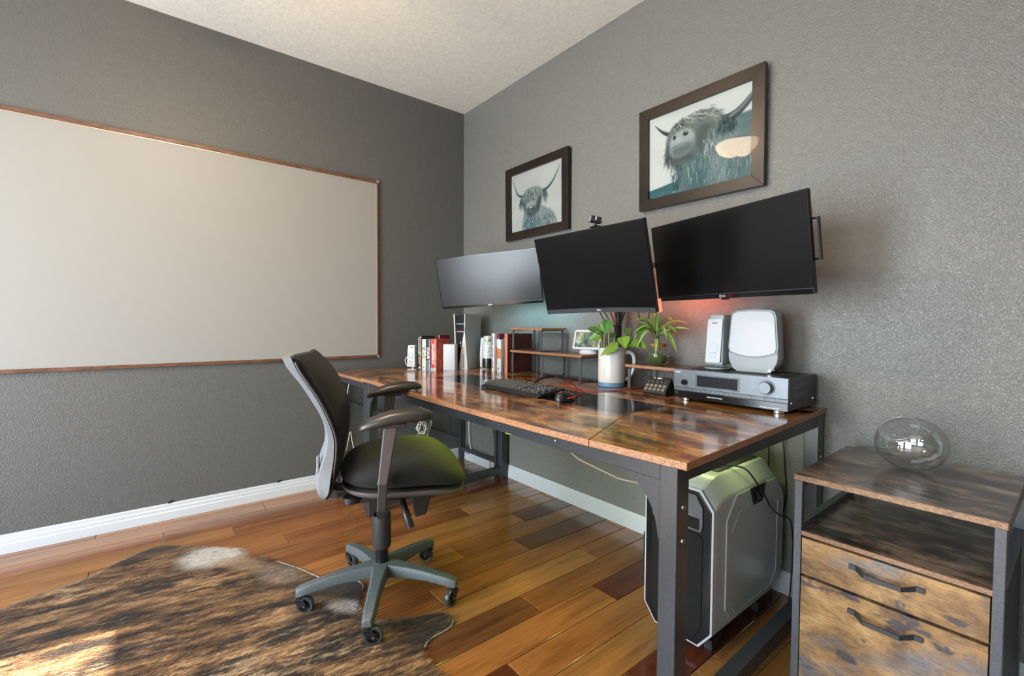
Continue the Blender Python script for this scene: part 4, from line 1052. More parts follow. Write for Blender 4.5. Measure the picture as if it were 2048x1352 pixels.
# ---------------- receiver
M['silver'] = speckled('brushed_silver_plastic', (.125, .14, .155), .34, .06, 60, .35)
M['silver_d'] = speckled('dull_silver_strip', (.085, .095, .105), .36, .10, 60, .3)
def receiver():
    x0, x1, yf, yb, z0, z1 = 2.090, 2.530, -.305, -.034, .7955, .912
    t = thing('receiver', 'silver and black stereo receiver on the right end of the desk', 'receiver', ((x0+x1)/2, (yf+yb)/2, DZ))
    w, h = x1-x0, z1-z0; P = lambda s, tt: (x0+w*s, z1-h*tt)
    W('case', MB().box(x0+.004, x1-.004, yf+.012, yb, z0, z1-.001), M['black'], t, bevel=.002)
    vb = MB()
    for k in range(15):
        x = x0+.05+k*.0235; vb.box(x, x+.013, yf+.05, yf+.12, z1-.0011, z1+.0003); vb.box(x, x+.013, yf+.15, yf+.24, z1-.0011, z1+.0003)
    W('top_vents', vb, M['black_matte'], t)
    def plate(nm, t0, t1, y, m, bev=.0015): return W(nm, MB().box(x0, x1, y, yf+.0125, z1-h*t1, z1-h*t0), m, t, bevel=bev)
    plate('face_upper', 0, .63, yf, M['silver']); plate('face_strip', .632, .755, yf+.0015, M['silver_d']); plate('face_lower', .757, 1.0, yf+.001, M['black_gloss'])
    # display window
    (a, b), (c, d) = P(.215, .13), P(.62, .57)
    W('display_frame', MB().box(a, c, yf-.0015, yf+.003, d, b), M['silver_d'], t, bevel=.001)
    (a, b), (c, d) = P(.235, .17), P(.605, .53)
    W('display', MB().box(a, c, yf-.0022, yf+.002, d, b), mat('receiver_display_glass', (.02, .022, .03), .08), t)
    # knobs
    def knob(nm, s, tt, r, dep, m):
        x, z = P(s, tt); q = frame_m((x, yf, z), (1, 0, 0), (0, 0, 1))
        W(nm+'_recess', MB().lathe([(r*1.36, 0), (r*1.36, .0012), (r*1.22, .0012), (r*1.22, .0002)], 36, q), M['silver_d'], t, smooth=True, ang=30)
        k = W(nm, MB().lathe([(r, 0), (r, dep*.92), (r*.93, dep), (0, dep)], 36, q), m, t, smooth=True, ang=30)
    knob('volume_knob', .838, .335, .0215, .020, M['silver']); knob('input_knob', .115, .44, .0105, .014, M['black_gloss'])
    for k in range(8):
        x, z = P(.255+k*.0425, .695); W('preset_button', MB().box(x-.0065, x+.0065, yf-.001, yf+.002, z-.0028, z+.0028), M['silver'], t, bevel=.0006)
    for s in (.70, .81, .89):
        x, z = P(s, .695); W('function_button', MB().box(x-.0038, x+.0038, yf-.0012, yf+.002, z-.0035, z+.0035), M['silver'], t, bevel=.0006)
    x, z = P(.112, .69); W('function_button', MB().box(x-.004, x+.004, yf-.0012, yf+.002, z-.003, z+.003), M['silver'], t)
    for s, tt in ((.035, .27), (.040, .40)):
        x, z = P(s, tt); W('power_button', MB().box(x-.008, x+.008, yf-.0018, yf+.001, z-.004, z+.004), M['silver'], t, bevel=.001)
    x, z = P(.034, .83); W('headphone_jack', MB().lathe([(.0025, 0), (.0025, .0015), (.0055, .0015), (.0055, 0)], 20, frame_m((x, yf+.001, z), (1, 0, 0), (0, 0, 1)), cap=False), M['chrome'], t)
    def tx(nm, s, tt, body, size, m=M['white_text'], y=yf): 
        x, z = P(s, tt); text(nm, body, size, m, t, Matrix.Translation(-t.location) @ frame_m((x, y-.0003, z), (1, 0, 0), (0, 0, 1)), bold=True)
    tx('brand_text', .043, .10, 'SONY', .0085); tx('print', .402, .865, 'Audio Control Center', .0068, y=yf+.001); tx('print', .865, .94, 'FM STEREO FM-AM RECEIVER', .0052, y=yf+.001)
    # side screws and vents
    sv = MB()
    for k in range(14):
        y = yf+.060+k*.0085
        for za in (.868, .838): sv.box(x1-.0042, x1-.0032, y, y+.006, za, za+.022)
    W('side_vents', sv, M['steel_g'], t)
    for y, z in ((yf+.035, .822), (yb-.035, .822)): bolt(t, x1-.004, y, z, .0045, 'x', M['chrome'])
    for x in (x0+.042, x1-.042):
        for y in (yf+.03, yb-.04):
            W('foot', MB().lathe([(.016, 0), (.0195, .002), (.0195, .0105), (.017, .0126)], 24, Matrix.Translation((x, y, DZ))), M['chrome'] if y < -.2 else M['black'], t, smooth=True, ang=40)
receiver()
RZ = .9123
# ---------------- silver speaker on the receiver
M['grille'] = speckled('silver_speaker_cloth', (.50, .51, .52), .6, .14, 700)
M['silver_pl'] = mat('silver_grey_plastic', (.42, .46, .47), .35, .2)
M['grey_pl'] = mat('light_grey_plastic', (.50, .53, .55), .4)
def speaker_big():
    t = thing('speaker', 'tall silver computer speaker standing on the receiver next to the white router', 'speaker', (2.205, -.142, RZ), R(0))
    obj('foot', MB().prism([(-.040, -.055), (-.01, -.068), (.028, -.052), (.044, -.010), (.036, .035), (-.03, .035)], 0, .006, 'z'), M['silver_pl'], t, bevel=.003)
    obj('neck', MB().cyl((0, 0, .006), (0, .004, .022), .022, .018), M['silver_pl'], t, smooth=True)
    sh = .12
    rings = []
    for z, a, d0, d1 in ((.020, .036, -.056, .050), (.028, .037, -.058, .055), (.12, .035, -.052, .060), (.200, .031, -.040, .058), (.222, .029, -.036, .050), (.226, .026, -.033, .044)):
        rings.append([(-a, d0, z), (a, d0, z), (a+.004, d0*.5+d1*.5, z), (a*.75, d1*.92, z), (0, d1, z), (-a*.75, d1*.92, z), (-a-.004, d0*.5+d1*.5, z)])
    obj('cabinet', MB().loft(rings), M['silver_pl'], t, bevel=.004)
    q = frame_m((0, -.0555, .118), (1, 0, 0), (0, .10, 1))
    obj('grille', MB().prism(rrect(.0315, .090, .005), -.001, .004, 'z', q), M['grille'], t, bevel=.001)
    for zz, r in ((-.032, .020), (-.060, .013)):
        obj('cone_ring', MB().lathe([(r-.001, .004), (r, .0052), (r+.001, .004)], 28, q @ Matrix.Translation((0, zz, 0)), cap=False), M['grille'], t, smooth=True)
    obj('badge', MB().box(-.012, .010, .070, .075, .004, .0052, q), mat('red_badge', (.30, .08, .07), .4), t)
speaker_big()
# ---------------- white mesh router
def router():
    t = thing('router', 'white wireless router with curved face, on top of the receiver', 'router', (2.352, -.155, RZ), R(2))
    def sil(s):
        pts = [(-.060*s, 0), (.060*s, 0), (.078*s, .012), (.092*s, .038), (.0955*s, .060), (.093*s, .10), (.086*s, .215), (.081*s, .234), (.068*s, .243), (.0, .2475), (-.068*s, .243), (-.081*s, .234), (-.086*s, .215), (-.093*s, .10), (-.0955*s, .060), (-.092*s, .038), (-.078*s, .012)]
        return pts
    rings = []
    for y, s in ((-.030, .955), (-.024, .99), (-.012, 1.0), (.018, 1.0), (.034, .95), (.042, .82)):
        zc = .12
        rings.append([(x*s, y, z if s > .98 else zc+(z-zc)*(.5+.5*s) if z > .02 else z) for x, z in sil(1.0)])
    obj('shell', MB().loft(rings), mat('router_grey_shell', (.25, .27, .28), .35, spec=.3), t, smooth=True, ang=50)
    face = []
    for k in range(13):
        a = -1+2*k/12; face.append((a*.084, .078-.018*(1-a*a)))
    face += [(.0880, .098), (.0795, .212), (.074, .229), (.060, .2355), (0, .239), (-.060, .2355), (-.074, .229), (-.0795, .212), (-.0880, .098)]
    obj('front_panel', MB().prism(face, -.0365, -.028, 'y'), mat('router_white_face', (.47, .48, .495), .5, spec=.2), t, bevel=.003)
    obj('groove', MB().prism([(x*1.06, .150+(z-.150)*1.045) for x, z in face], -.0318, -.028, 'y'), mat('router_groove', (.07, .075, .08), .3), t)
    obj('port_clip', MB().box(.066, .082, -.028, -.006, .008, .020), M['black'], t, bevel=.002); obj('plug', MB().box(.060, .070, -.033, -.020, .004, .014), M['chrome'], t)
router()
# ================================================================== BOOKS AND THINGS IN THE CORNER
M['pages'] = speckled('book_pages', (.62, .56, .44), .85, .15, 300)
def bookmat(name, cols, scale=30, rough=.35, st=(1, 1, 1)):
    m = mat(name, rough=rough); v = coords(m, scale=st); a = noise(m, v, scale, 3, .6)
    n = len(cols); L(m, ramp(m, a, [(.3+.4*i/(max(1, n-1)), c) for i, c in enumerate(cols)]), bsdf(m).inputs['Base Color']); return m
def book(label, base, rotz, th, dep, h, cover, spine=None, lean=0., texts=(), bands=(), group='books in the corner', z=STZ):
    """spine faces -Y in its own frame"""
    t = thing('book', label, 'book', base, rot=(0, lean, rotz), group=group)
    a = th/2; c = .002
    obj('cover', MB().box(-a, -a+c, 0, dep, 0, h).box(a-c, a, 0, dep, 0, h), cover, t, bevel=.0006)
    pts = [(-a, .001), (-a, 0)]+[(-a+th*k/8, -.0035*math.sin(PI*k/8)) for k in range(1, 8)]+[(a, 0), (a, .001)]
    obj('spine', MB().prism(pts+[(a-c, .0025), (-a+c, .0025)], 0, h, 'z'), spine or cover, t, smooth=True, ang=60)
    obj('pages', MB().box(-a+c, a-c, .003, dep-.004, .003, h-.003), M['pages'], t)
    for z0, z1, m in bands:
        obj('spine_band', MB().prism([(p, q-.0004) for p, q in pts], z0, z1, 'z'), m, t, smooth=True, ang=60)
    for body, zc, size, m, kind in texts:
        fm = frame_m((0, -.0042, zc), (0, 0, -1), (1, 0, 0))
        text('spine_text', body, size, m, t, fm, bold=True)
    return t
def marks(t, m, items):
    """illegible spine print: small raised slivers"""
    mb = MB()
    for x0, x1, z0, z1 in items: mb.box(x0, x1, -.0046, -.0028, z0, z1)
    obj('spine_print', mb, m, t)
ang = R(23); d = Vector((math.cos(ang), math.sin(ang), 0)); s0 = Vector((.243, -.530, STZ))
cream = mat('book_cream_print', (.62, .55, .40), .5); gold = mat('book_tan_print', (.42, .27, .12), .5)
k1 = bookmat('book_black_jacket', [(.012, .012, .012), (.03, .028, .025)]); k2 = bookmat('book_cream_jacket', [(.45, .33, .24), (.66, .56, .42), (.70, .62, .50)], 45)
k3 = bookmat('book_navy_jacket', [(.008, .010, .022), (.02, .03, .07), (.05, .06, .10)], 22); k4 = bookmat('book_red_jacket', [(.30, .03, .02), (.48, .06, .03), (.55, .20, .05)], 26)
b1 = book('black thick book with cream lettering next to the small white speaker', s0+d*.014, ang, .028, .155, .236, k1, bands=[(.10, .128, mat('book_teal_band', (.16, .22, .19), .5))])
rd = random.Random(2); it = []
for k in range(9): z = .225-k*.0125; it.append((-.010, .003+.004*rd.random(), z-.0035, z)); it.append((-.010, -.006, z-.010, z)); 
for k in range(6): z = .090-k*.009; it.append((-.008, .009, z-.006, z))
marks(b1, cream, it[:18]); marks(b1, gold, it[18:]); obj('publisher_mark', MB().box(-.005, .005, -.0046, -.0028, .010, .024), M['white_text'], b1)
b2 = book('cream patterned paperback second in the row beside the navy book', s0+d*.050, ang, .032, .150, .214, k2, bands=[(0, .038, mat('book_white_foot', (.66, .66, .58), .5)), (.082, .10, mat('book_peach_band', (.55, .26, .17), .5))])
marks(b2, mat('book_green_mark', (.30, .36, .08), .5), [(-.007, .006, .014, .028)]); marks(b2, k1, [(-.008, .008, .150, .153), (-.009, -.005, .135, .16), (.005, .009, .135, .16), (-.006, .006, .118, .122), (-.004, .004, .108, .112)])
b3 = book('navy blue hardback with the word FOUR on its spine', s0+d*.088, ang, .034, .150, .213, k3, spine=k3, texts=[('FOUR', .118, .030, M['white_text'], 0)], bands=[(0, .07, bookmat('book_sky_band', [(.05, .07, .11), (.25, .33, .38)], 30))])
b4 = book('red and orange hardback lettered ALLEGIANT beside the white box', s0+d*.133, ang, .046, .150, .216, k4, texts=[('ALLEGIANT', .112, .027, M['white_text'], 0)], bands=[(0, .020, mat('book_pale_foot', (.40, .42, .36), .5))])
b5 = book('dark red book lying back behind the upright row, only its top edge showing', (.222, -.360, STZ), ang, .03, .12, .238, bookmat('book_dark_red', [(.12, .01, .01), (.26, .02, .02)]))
# the group by the riser
wht = mat('book_white_jacket', (.55, .55, .53), .5); mar = bookmat('book_maroon_jacket', [(.09, .012, .03), (.14, .02, .045)]); bri = mat('book_brick_spine', (.46, .17, .10), .5); brw = bookmat('book_chestnut_cover', [(.06, .012, .005), (.10, .024, .009)], 12)
g = 'books beside the wooden riser'
c1 = book('tall white book with fine black lettering next to the glass jar', (.727, -.240, DZ), 0, .029, .18, .246, wht, group=g)
marks(c1, M['black_matte'], [(-.004, .004, .02+.0105*k, .0265+.0105*k) for k in range(20) if k not in (5, 6, 13)])
c2 = book('maroon book with slanted white marks on the spine', (.759, -.222, DZ), 0, .031, .17, .246, mar, group=g)
mb = MB()
for k in range(4): mb.box(-.012, .013, -.0046, -.0028, -.003, .003, Matrix.Translation((0, 0, .205-k*.012)) @ Euler((0, R(-32), 0)).to_matrix().to_4x4())
mb.box(-.014, .012, -.0046, -.0028, -.002, .002, Matrix.Translation((0, 0, .035)) @ Euler((0, R(-28), 0)).to_matrix().to_4x4()); obj('spine_print', mb, M['white_text'], c2)
c3 = book('shorter white book with an orange patch on the spine', (.799, -.246, DZ), 0, .040, .16, .208, wht, group=g, bands=[(.085, .150, mat('book_orange_patch', (.55, .17, .04), .5))])
marks(c3, M['black_matte'], [(-.004, .003, .012, .026)])
c4 = book('slim black book leaning beside the brick-red book', (.829, -.236, DZ), 0, .013, .17, .224, k1, lean=R(2.5), group=g)
c5 = book('tan book standing further back behind the white and black books', (.802, -.075, DZ), 0, .040, .05, .245, bookmat('book_tan', [(.36, .24, .13), (.46, .33, .19)]), group=g)
c6 = book('brick-red spined book with chestnut cover at the riser end', (.872, -.246, DZ), 0, .030, .205, .247, brw, spine=bri, group=g)

# ---------------- small white speaker at the row's left end
def speaker_small():
    t = thing('speaker', 'small white computer speaker at the left end of the corner books', 'speaker', (.198, -.548, STZ), R(33))
    obj('foot', MB().prism(rrect(.034, .030, .012), 0, .005, 'z'), M['white_pl'], t, bevel=.0015)
    obj('neck', MB().cyl((.002, 0, .005), (.004, .002, .020), .012, .010), M['chrome'], t, smooth=True)
    rings = [[(-a, -dd, z), (a, -dd, z), (a, dd, z), (-a, dd, z)] for z, a, dd in ((.018, .031, .028), (.024, .032, .03), (.15, .028, .025), (.168, .026, .022), (.172, .024, .019))]
    obj('cabinet', MB().loft(rings), M['white_pl'], t, bevel=.004)
    q = frame_m((0, -.0285, .10), (1, 0, 0), (0, .04, 1))
    for zz, r in ((.0, .021), (.0, .014), (-.045, .009)):
        obj('cone_ring', MB().lathe([(r-.0012, .0), (r, .0016), (r+.0012, .0)], 28, q @ Matrix.Translation((0, zz, 0)), cap=False), M['grey_pl'], t, smooth=True)
    obj('maker_mark', MB().box(-.006, .016, .052, .057, -.001, .0012, q), M['black_matte'], t)
    obj('side_cord', MB().tube(spline([(-.030, .01, .075), (-.048, .005, .085), (-.062, .002, .065), (-.055, .004, .035), (-.034, .01, .022)], 30), .0032, 8), M['cable_w'], t, smooth=True)
speaker_small()
def white_box():
    t = thing('network_box', 'plain white upright box between the red book and the game console', 'box', (.412, -.372, STZ), R(45))
    obj('body', MB().prism(rrect(.043, .040, .010), 0, .182, 'z'), M['white_pl'], t, bevel=.004)
    obj('status_light', MB().cyl((.0, -.0405, .030), (.0, -.0395, .030), .0016, n=10), M['white_text'], t)
white_box()
def console():
    t = thing('game_console', 'tall white game console with black core and flared side panels', 'game console', (.345, -.180, STZ), R(30))
    H = .390
    obj('core', MB().loft([[(-.030-.010*s, -.118, z), (.030+.004*s, -.118, z), (.030, .125, z), (-.034, .125, z)] for z, s in ((.004, .0), (.15, .15), (.30, .7), (.378, 1.0))]), M['black_gloss'], t, bevel=.003)
    def panel(sgn, xo, nm):
        rows = []; n = 22
        for i in range(n+1):
            s = i/n; z = H*s; x = xo(s)
            rows.append([(sgn*x, -.130, z), (sgn*(x+.0075), -.131, z), (sgn*(x+.012+.006*math.sin(PI*s)), 0, z), (sgn*(x+.0075), .131, z), (sgn*x, .130, z)])
        obj(nm, MB().loft(rows), M['console_w'], t, smooth=True, ang=50)
    panel(-1, lambda s: .028+.0135*s**1.3+.003*s, 'side_panel')
    panel(1, lambda s: .0285+.004*s, 'side_panel')
    # disc drive bulge on the right panel
    rows = []
    for i in range(19):
        s = i/18; z = .002+.285*s; w = .024*(1-s)**.6*(.55+.45*math.cos(s*PI*.5)); xl = -.012+.046*s**1.15
        rows.append([(xl, -.128, z), (xl+.003, -.136, z), (.037+w, -.137, z), (.037+w, .02, z), (.033, .10, z), (.030, -.10, z)])
    obj('disc_bulge', MB().loft(rows), M['console_w'], t, smooth=True, ang=50)
    obj('disc_slot', MB().box(.0290, .0325, -.1385, -.134, .012, .112), M['black'], t)
    for z, m in ((.182, M['white_text']), (.163, M['white_text'])):
        obj('front_mark', MB().box(-.006, -.001, -.1192, -.118, z, z+.011), m, t)
    obj('front_band', MB().box(-.036, .030, -.1195, -.118, .318, .324), M['silver'], t); obj('front_band', MB().box(-.032, .028, -.1185, -.118, .262, .272), mat('console_amber_band', (.20, .09, .05), .3), t)
M['console_w'] = mat('console_white_plastic', (.54, .53, .52), .45, spec=.3)
console()
def speaker_white2():
    t = thing('speaker', 'slim white speaker standing between the game console and the glass jar', 'speaker', (.478, -.118, STZ), R(30))
    rings = [[(-a, -dd, z), (a, -dd, z), (a, dd, z), (-a, dd, z)] for z, a, dd in ((.012, .034, .030), (.10, .036, .033), (.215, .031, .028), (.226, .029, .025))]
    obj('cabinet', MB().loft(rings), M['white_pl'], t, bevel=.005); obj('foot', MB().prism(rrect(.034, .030, .010), 0, .012, 'z'), M['black'], t)
    obj('maker_mark', MB().box(.004, .020, -.0300, -.0285, .200, .206), M['grey_text'], t)
speaker_white2()
def mason_jar():
    t = thing('mason_jar', 'glass jar with white crumpled filling over dark liquid, beside the white book', 'jar', (.604, -.190, DZ))
    out = [(.034, .0005), (.040, .004), (.042, .012), (.042, .160), (.038, .180), (.031, .192), (.031, .222)]
    obj('glass', MB().lathe(out+[(r-.002, z) for r, z in reversed(out) if z > .002]+[(.0, .0035)], 36, cap=False), M['jarglass'], t, smooth=True, ang=180)
    obj('screw_band', MB().lathe([(.0335, .204), (.034, .206), (.034, .222), (.031, .226), (.030, .2262), (.0315, .2225), (.0315, .205), (.0335, .204)], 36, cap=False), mat('jar_band_cream', (.60, .54, .44), .35, .4), t, smooth=True, ang=40)
    obj('dark_filling', MB().lathe([(.0, .004), (.037, .006), (.0395, .014), (.0395, .072), (0, .074)], 32), mat('jar_dark_liquid', (.010, .010, .009), .1), t, smooth=True, ang=40)
    rd = random.Random(8); n = 28; rows = []
    for i in range(15):
        z = .0745+.112*i/14; R0 = .0385 if z < .16 else .0385-.010*(z-.16)/.026
        rows.append([((R0-.0035*rd.random())*math.cos(2*PI*k/n), (R0-.0035*rd.random())*math.sin(2*PI*k/n), z) for k in range(n)])
    obj('white_filling', MB().loft(rows), speckled('crumpled_white_paper', (.62, .63, .63), .7, .45, 120, b=.6), t)
mason_jar()
# ================================================================== COMPUTER CASE
M['case_w'] = mat('case_pearl_white', (.50, .53, .53), .30, .1)
M['case_panel'] = mat('case_silver_panel', (.52, .55, .54), .26, .25)
def mesh_grille():
    m = mat('case_front_mesh', rough=.75, spec=.06); v = coords(m, scale=(1, 1, 1)); vo = N(m, 'ShaderNodeTexVoronoi'); vo.inputs['Scale'].default_value = 260; vo.inputs['Randomness'].default_value = .0
    L(m, v, vo.inputs['Vector']); L(m, ramp(m, vo.outputs['Distance'], [(.30, (.002, .002, .002)), (.44, (.012, .012, .011))]), bsdf(m).inputs['Base Color'])
    bump(m, vo.outputs['Distance'], .4, .001); return m
def octo(x0, x1, z0, z1, c, cb=None):
    cb = cb or c
    return [(x0, z0+cb*1.3), (x0+cb, z0), (x1-cb, z0), (x1, z0+cb*1.3), (x1, z1-c*1.3), (x1-c, z1), (x0+c, z1), (x0, z1-c*1.3)]
def computer():
    x0, x1, yf, yb, z0, z1 = 2.186, 2.444, -.620, -.085, .034, .588
    t = thing('computer_case', 'white and silver tower computer with black mesh front under the desk', 'computer', ((x0+x1)/2, -.35, 0))
    def ring(y, dz0, dz1, dx, c): return [(x, y, z) for x, z in octo(x0+dx, x1-dx, z0+dz0, z1-dz1, c)]
    W('body', MB().loft([ring(yf, .0, .030, .0, .046), ring(yf+.05, 0, .004, 0, .046), ring(yf+.09, 0, 0, 0, .046), ring(yb-.10, 0, 0, 0, .046), ring(yb-.025, .055, .075, 0, .040), ring(yb, .085, .11, .002, .035)]), M['case_w'], t, bevel=.008, seg=3)
    # front: black surround, white lip, bay panel and mesh
    W('front_lip', MB().prism(octo(x0, x1, z0, z1-.030, .046), yf-.010, yf, 'y'), mat('case_white_lip', (.34, .36, .36), .3, spec=.3), t, bevel=.003)
    W('front_frame', MB().prism(octo(x0+.007, x1-.007, z0+.007, z1-.038, .043), yf-.013, yf-.004, 'y'), M['black_gloss'], t, bevel=.003)
    W('bay_panel', MB().prism([(x0+.040, .420), (x1-.040, .420), (x1-.034, .440), (x1-.034, .500), (x1-.058, .540), (x0+.058, .540), (x0+.034, .500), (x0+.034, .440)], yf-.019, yf-.012, 'y'), mat('case_bay_grey', (.07, .073, .077), .45, spec=.2), t, bevel=.003)
    W('drive_bay', MB().box(x0+.055, x1-.045, yf-.0205, yf-.018, .428, .466), M['black_gloss'], t); W('port_row', MB().box(x0+.055, x1-.055, yf-.0208, yf-.018, .470, .476), M['steel_g'], t)
    W('front_mesh', MB().prism([(x0+.034, .110), (x0+.060, .064), (x1-.060, .064), (x1-.034, .110), (x1-.034, .400), (x1-.050, .412), (x0+.050, .412), (x0+.034, .400)], yf-.017, yf-.012, 'y'), mesh_grille(), t, bevel=.003)
    # side panel with pressed chamfer, latch
    pts = [(-.552, .150), (-.508, .100), (-.195, .100), (-.140, .155), (-.134, .445), (-.180, .522), (-.485, .524), (-.552, .450)]
    W('side_panel', MB().prism(pts, x1-.001, x1+.0045, 'x'), M['case_panel'], t, bevel=.003)
    W('panel_crease', MB().prism([(-.520, .405), (-.465, .462), (-.205, .462), (-.201, .458), (-.463, .4575), (-.516, .402)], x1+.0045, x1+.0054, 'x'), M['case_panel'], t)
    W('panel_crease', MB().prism([(-.525, .160), (-.485, .116), (-.205, .116), (-.160, .162), (-.155, .43), (-.161, .43), (-.166, .165), (-.208, .122), (-.482, .122), (-.521, .164)], x1+.0045, x1+.0054, 'x'), M['case_panel'], t)
    W('latch_recess', MB().prism([(-.395, .526), (-.272, .526), (-.295, .462), (-.365, .462)], x1+.0046, x1+.0075, 'x'), M['black'], t, bevel=.001)
    W('latch', MB().prism([(-.360, .510), (-.307, .510), (-.315, .475), (-.352, .475)], x1+.0075, x1+.0125, 'x'), M['black_gloss'], t, bevel=.002)
    W('top_vent', MB().box(x0+.055, x1-.055, -.50, -.20, z1-.001, z1+.004), M['black_matte'], t, bevel=.002)
    for x in (x0+.03, x1-.06):
        for y in (yf+.05, yb-.14): W('foot', MB().box(x, x+.03, y, y+.07, 0, z0+.004), M['black_rubber'], t, bevel=.004)
    W('side_grip', MB().box(x0-.012, x0+.002, yf-.002, yf+.03, .14, .34), M['black'], t, bevel=.003)
computer()
cable('cable', 'black headphone cord draped over the latch of the computer case', [(2.36, -.46, .600), (2.40, -.42, .600), (2.432, -.385, .585), (2.458, -.345, .525), (2.464, -.30, .475), (2.460, -.24, .42), (2.46, -.16, .375), (2.462, -.08, .34), (2.463, -.045, .25), (2.462, -.05, .08), (2.46, -.06, .004)], .003, M['cable_k'], 80)

# ================================================================== FILING CABINET
def cabinet():
    x0, x1, yf, yb, H = 2.643, 3.078, -.552, -.050, .660
    t = thing('filing_cabinet', 'rustic two-drawer filing cabinet with open shelf and grey metal frame', 'cabinet', ((x0+x1)/2, (yf+yb)/2, 0))
    board('top', [(x0, yf), (x1, yf), (x1-.004, yb), (x0-.010, yb)], H-.0165, H, M['wood_cab'], M['chip2'], t)
    zt = H-.017; p = .020
    for xa, ya in ((x0+.002, yf+.004), (x1-p-.002, yf+.004), (x0+.002, yb-p-.004), (x1-p-.002, yb-p-.004)):
        W('post', MB().box(xa, xa+p, ya, ya+p, .0, zt), M['steel_g'], t, bevel=.0015)
    for xa in (x0+.002, x1-p-.002):
        W('side_rail', MB().box(xa, xa+p, yf+.024, yb-.024, zt-.020, zt), M['steel_g'], t); W('side_rail', MB().box(xa, xa+p, yf+.024, yb-.024, .496, .514), M['steel_g'], t)
    a, b = x0+.022, x1-.022
    W('shelf', MB().box(a, b, yf+.012, yb-.006, .484, .496), M['wood_cab'], t)
    W('shelf_edge', MB().box(a, b, yf+.006, yf+.0125, .484, .4965), M['chip2'], t)
    W('side_panel', MB().box(x0+.006, x0+.018, yf+.024, yb-.024, .03, .495), M['black_matte'], t); W('side_panel', MB().box(x1-.018, x1-.006, yf+.024, yb-.024, .03, .495), M['black_matte'], t)
    W('back_panel', MB().box(a, b, yb-.012, yb-.005, .03, .484), M['black_matte'], t); W('bottom_panel', MB().box(a, b, yf+.02, yb-.012, .03, .042), M['black_matte'], t)
    W('inner_divider', MB().box(a, b, yf+.02, yb-.02, .364, .370), M['black_matte'], t)
    for z0, z1 in ((.372, .478), (.046, .364)):
        d = W('drawer', MB().box(a+.002, b-.002, yf+.004, yf+.022, z0, z1), M['wood_face'], t, bevel=.0015)
        zc = .443 if z0 > .2 else .320; hx0, hx1 = 2.784, 2.941; y = yf+.004
        # faceted pull: flat ends on the drawer, arms sloping out to a straight bar
        prof = [(hx0, 0), (hx0+.016, 0), (hx0+.040, -.026), (hx1-.040, -.026), (hx1-.016, 0), (hx1, 0)]
        hh = [.0065, .0065, .0055, .0055, .0065, .0065]; rings = []
        for (x, dy), hz in zip(prof, hh):
            th = .007; zz = zc-(.004 if dy < 0 else 0)
            rings.append([(x, y+dy-th, zz-hz), (x, y+dy, zz-hz), (x, y+dy, zz+hz), (x, y+dy-th, zz+hz)])
        hdl = obj('handle', MB().loft(rings), M['handle'], d, bevel=.0008)
    return t
M['handle'] = mat('black_drawer_pull', (.035, .037, .041), .38, .3)
cabinet()
# ---------------- glass vase
M['vaseglass'] = thin_glass('clear_vase_glass', 1.85, .02, (.965, .97, .97))
M['vaserim'] = mat('vase_rim_glass', (.42, .43, .43), .08, Transmission_Weight=.6, IOR=1.45)
def vase():
    t = thing('vase', 'clear round glass vase with a slanted opening on the filing cabinet', 'vase', (2.846, -.228, .660))
    # squashed sphere with a tilted mouth; double wall
    n, mrings = 48, 26; a_open = R(34); rows_o, rows_i = [], []
    tilt = Euler((R(38), R(-20), 0)).to_matrix()
    def shell(rs):
        rows = []
        for i in range(mrings+1):
            th = a_open+(PI-a_open)*i/mrings
            rows.append([tuple(tilt @ Vector((rs*math.sin(th)*math.cos(2*PI*k/n), rs*math.sin(th)*math.sin(2*PI*k/n), rs*.98*math.cos(th)))) for k in range(n)])
        return rows
    ro, ri = shell(.088), shell(.0852)
    sc = lambda row, r: [(x*1.02, y*1.02, max(z*.93, -.0800*(r/.088))) for x, y, z in row]
    ro = [sc(r, .088) for r in ro]; ri = [sc(r, .0852) for r in ri]
    rings = list(reversed(ri))+ro
    obj('rim', MB().tube([tuple(Vector(p)+Vector((0, 0, .0802))) for p in ro[0]+[ro[0][0]]], .0019, 8), M['vaserim'], t, smooth=True)
    obj('bowl', MB().loft(rings, cap=False, M=Matrix.Translation((0, 0, .0802))), M['vaseglass'], t, smooth=True, ang=180)
vase()
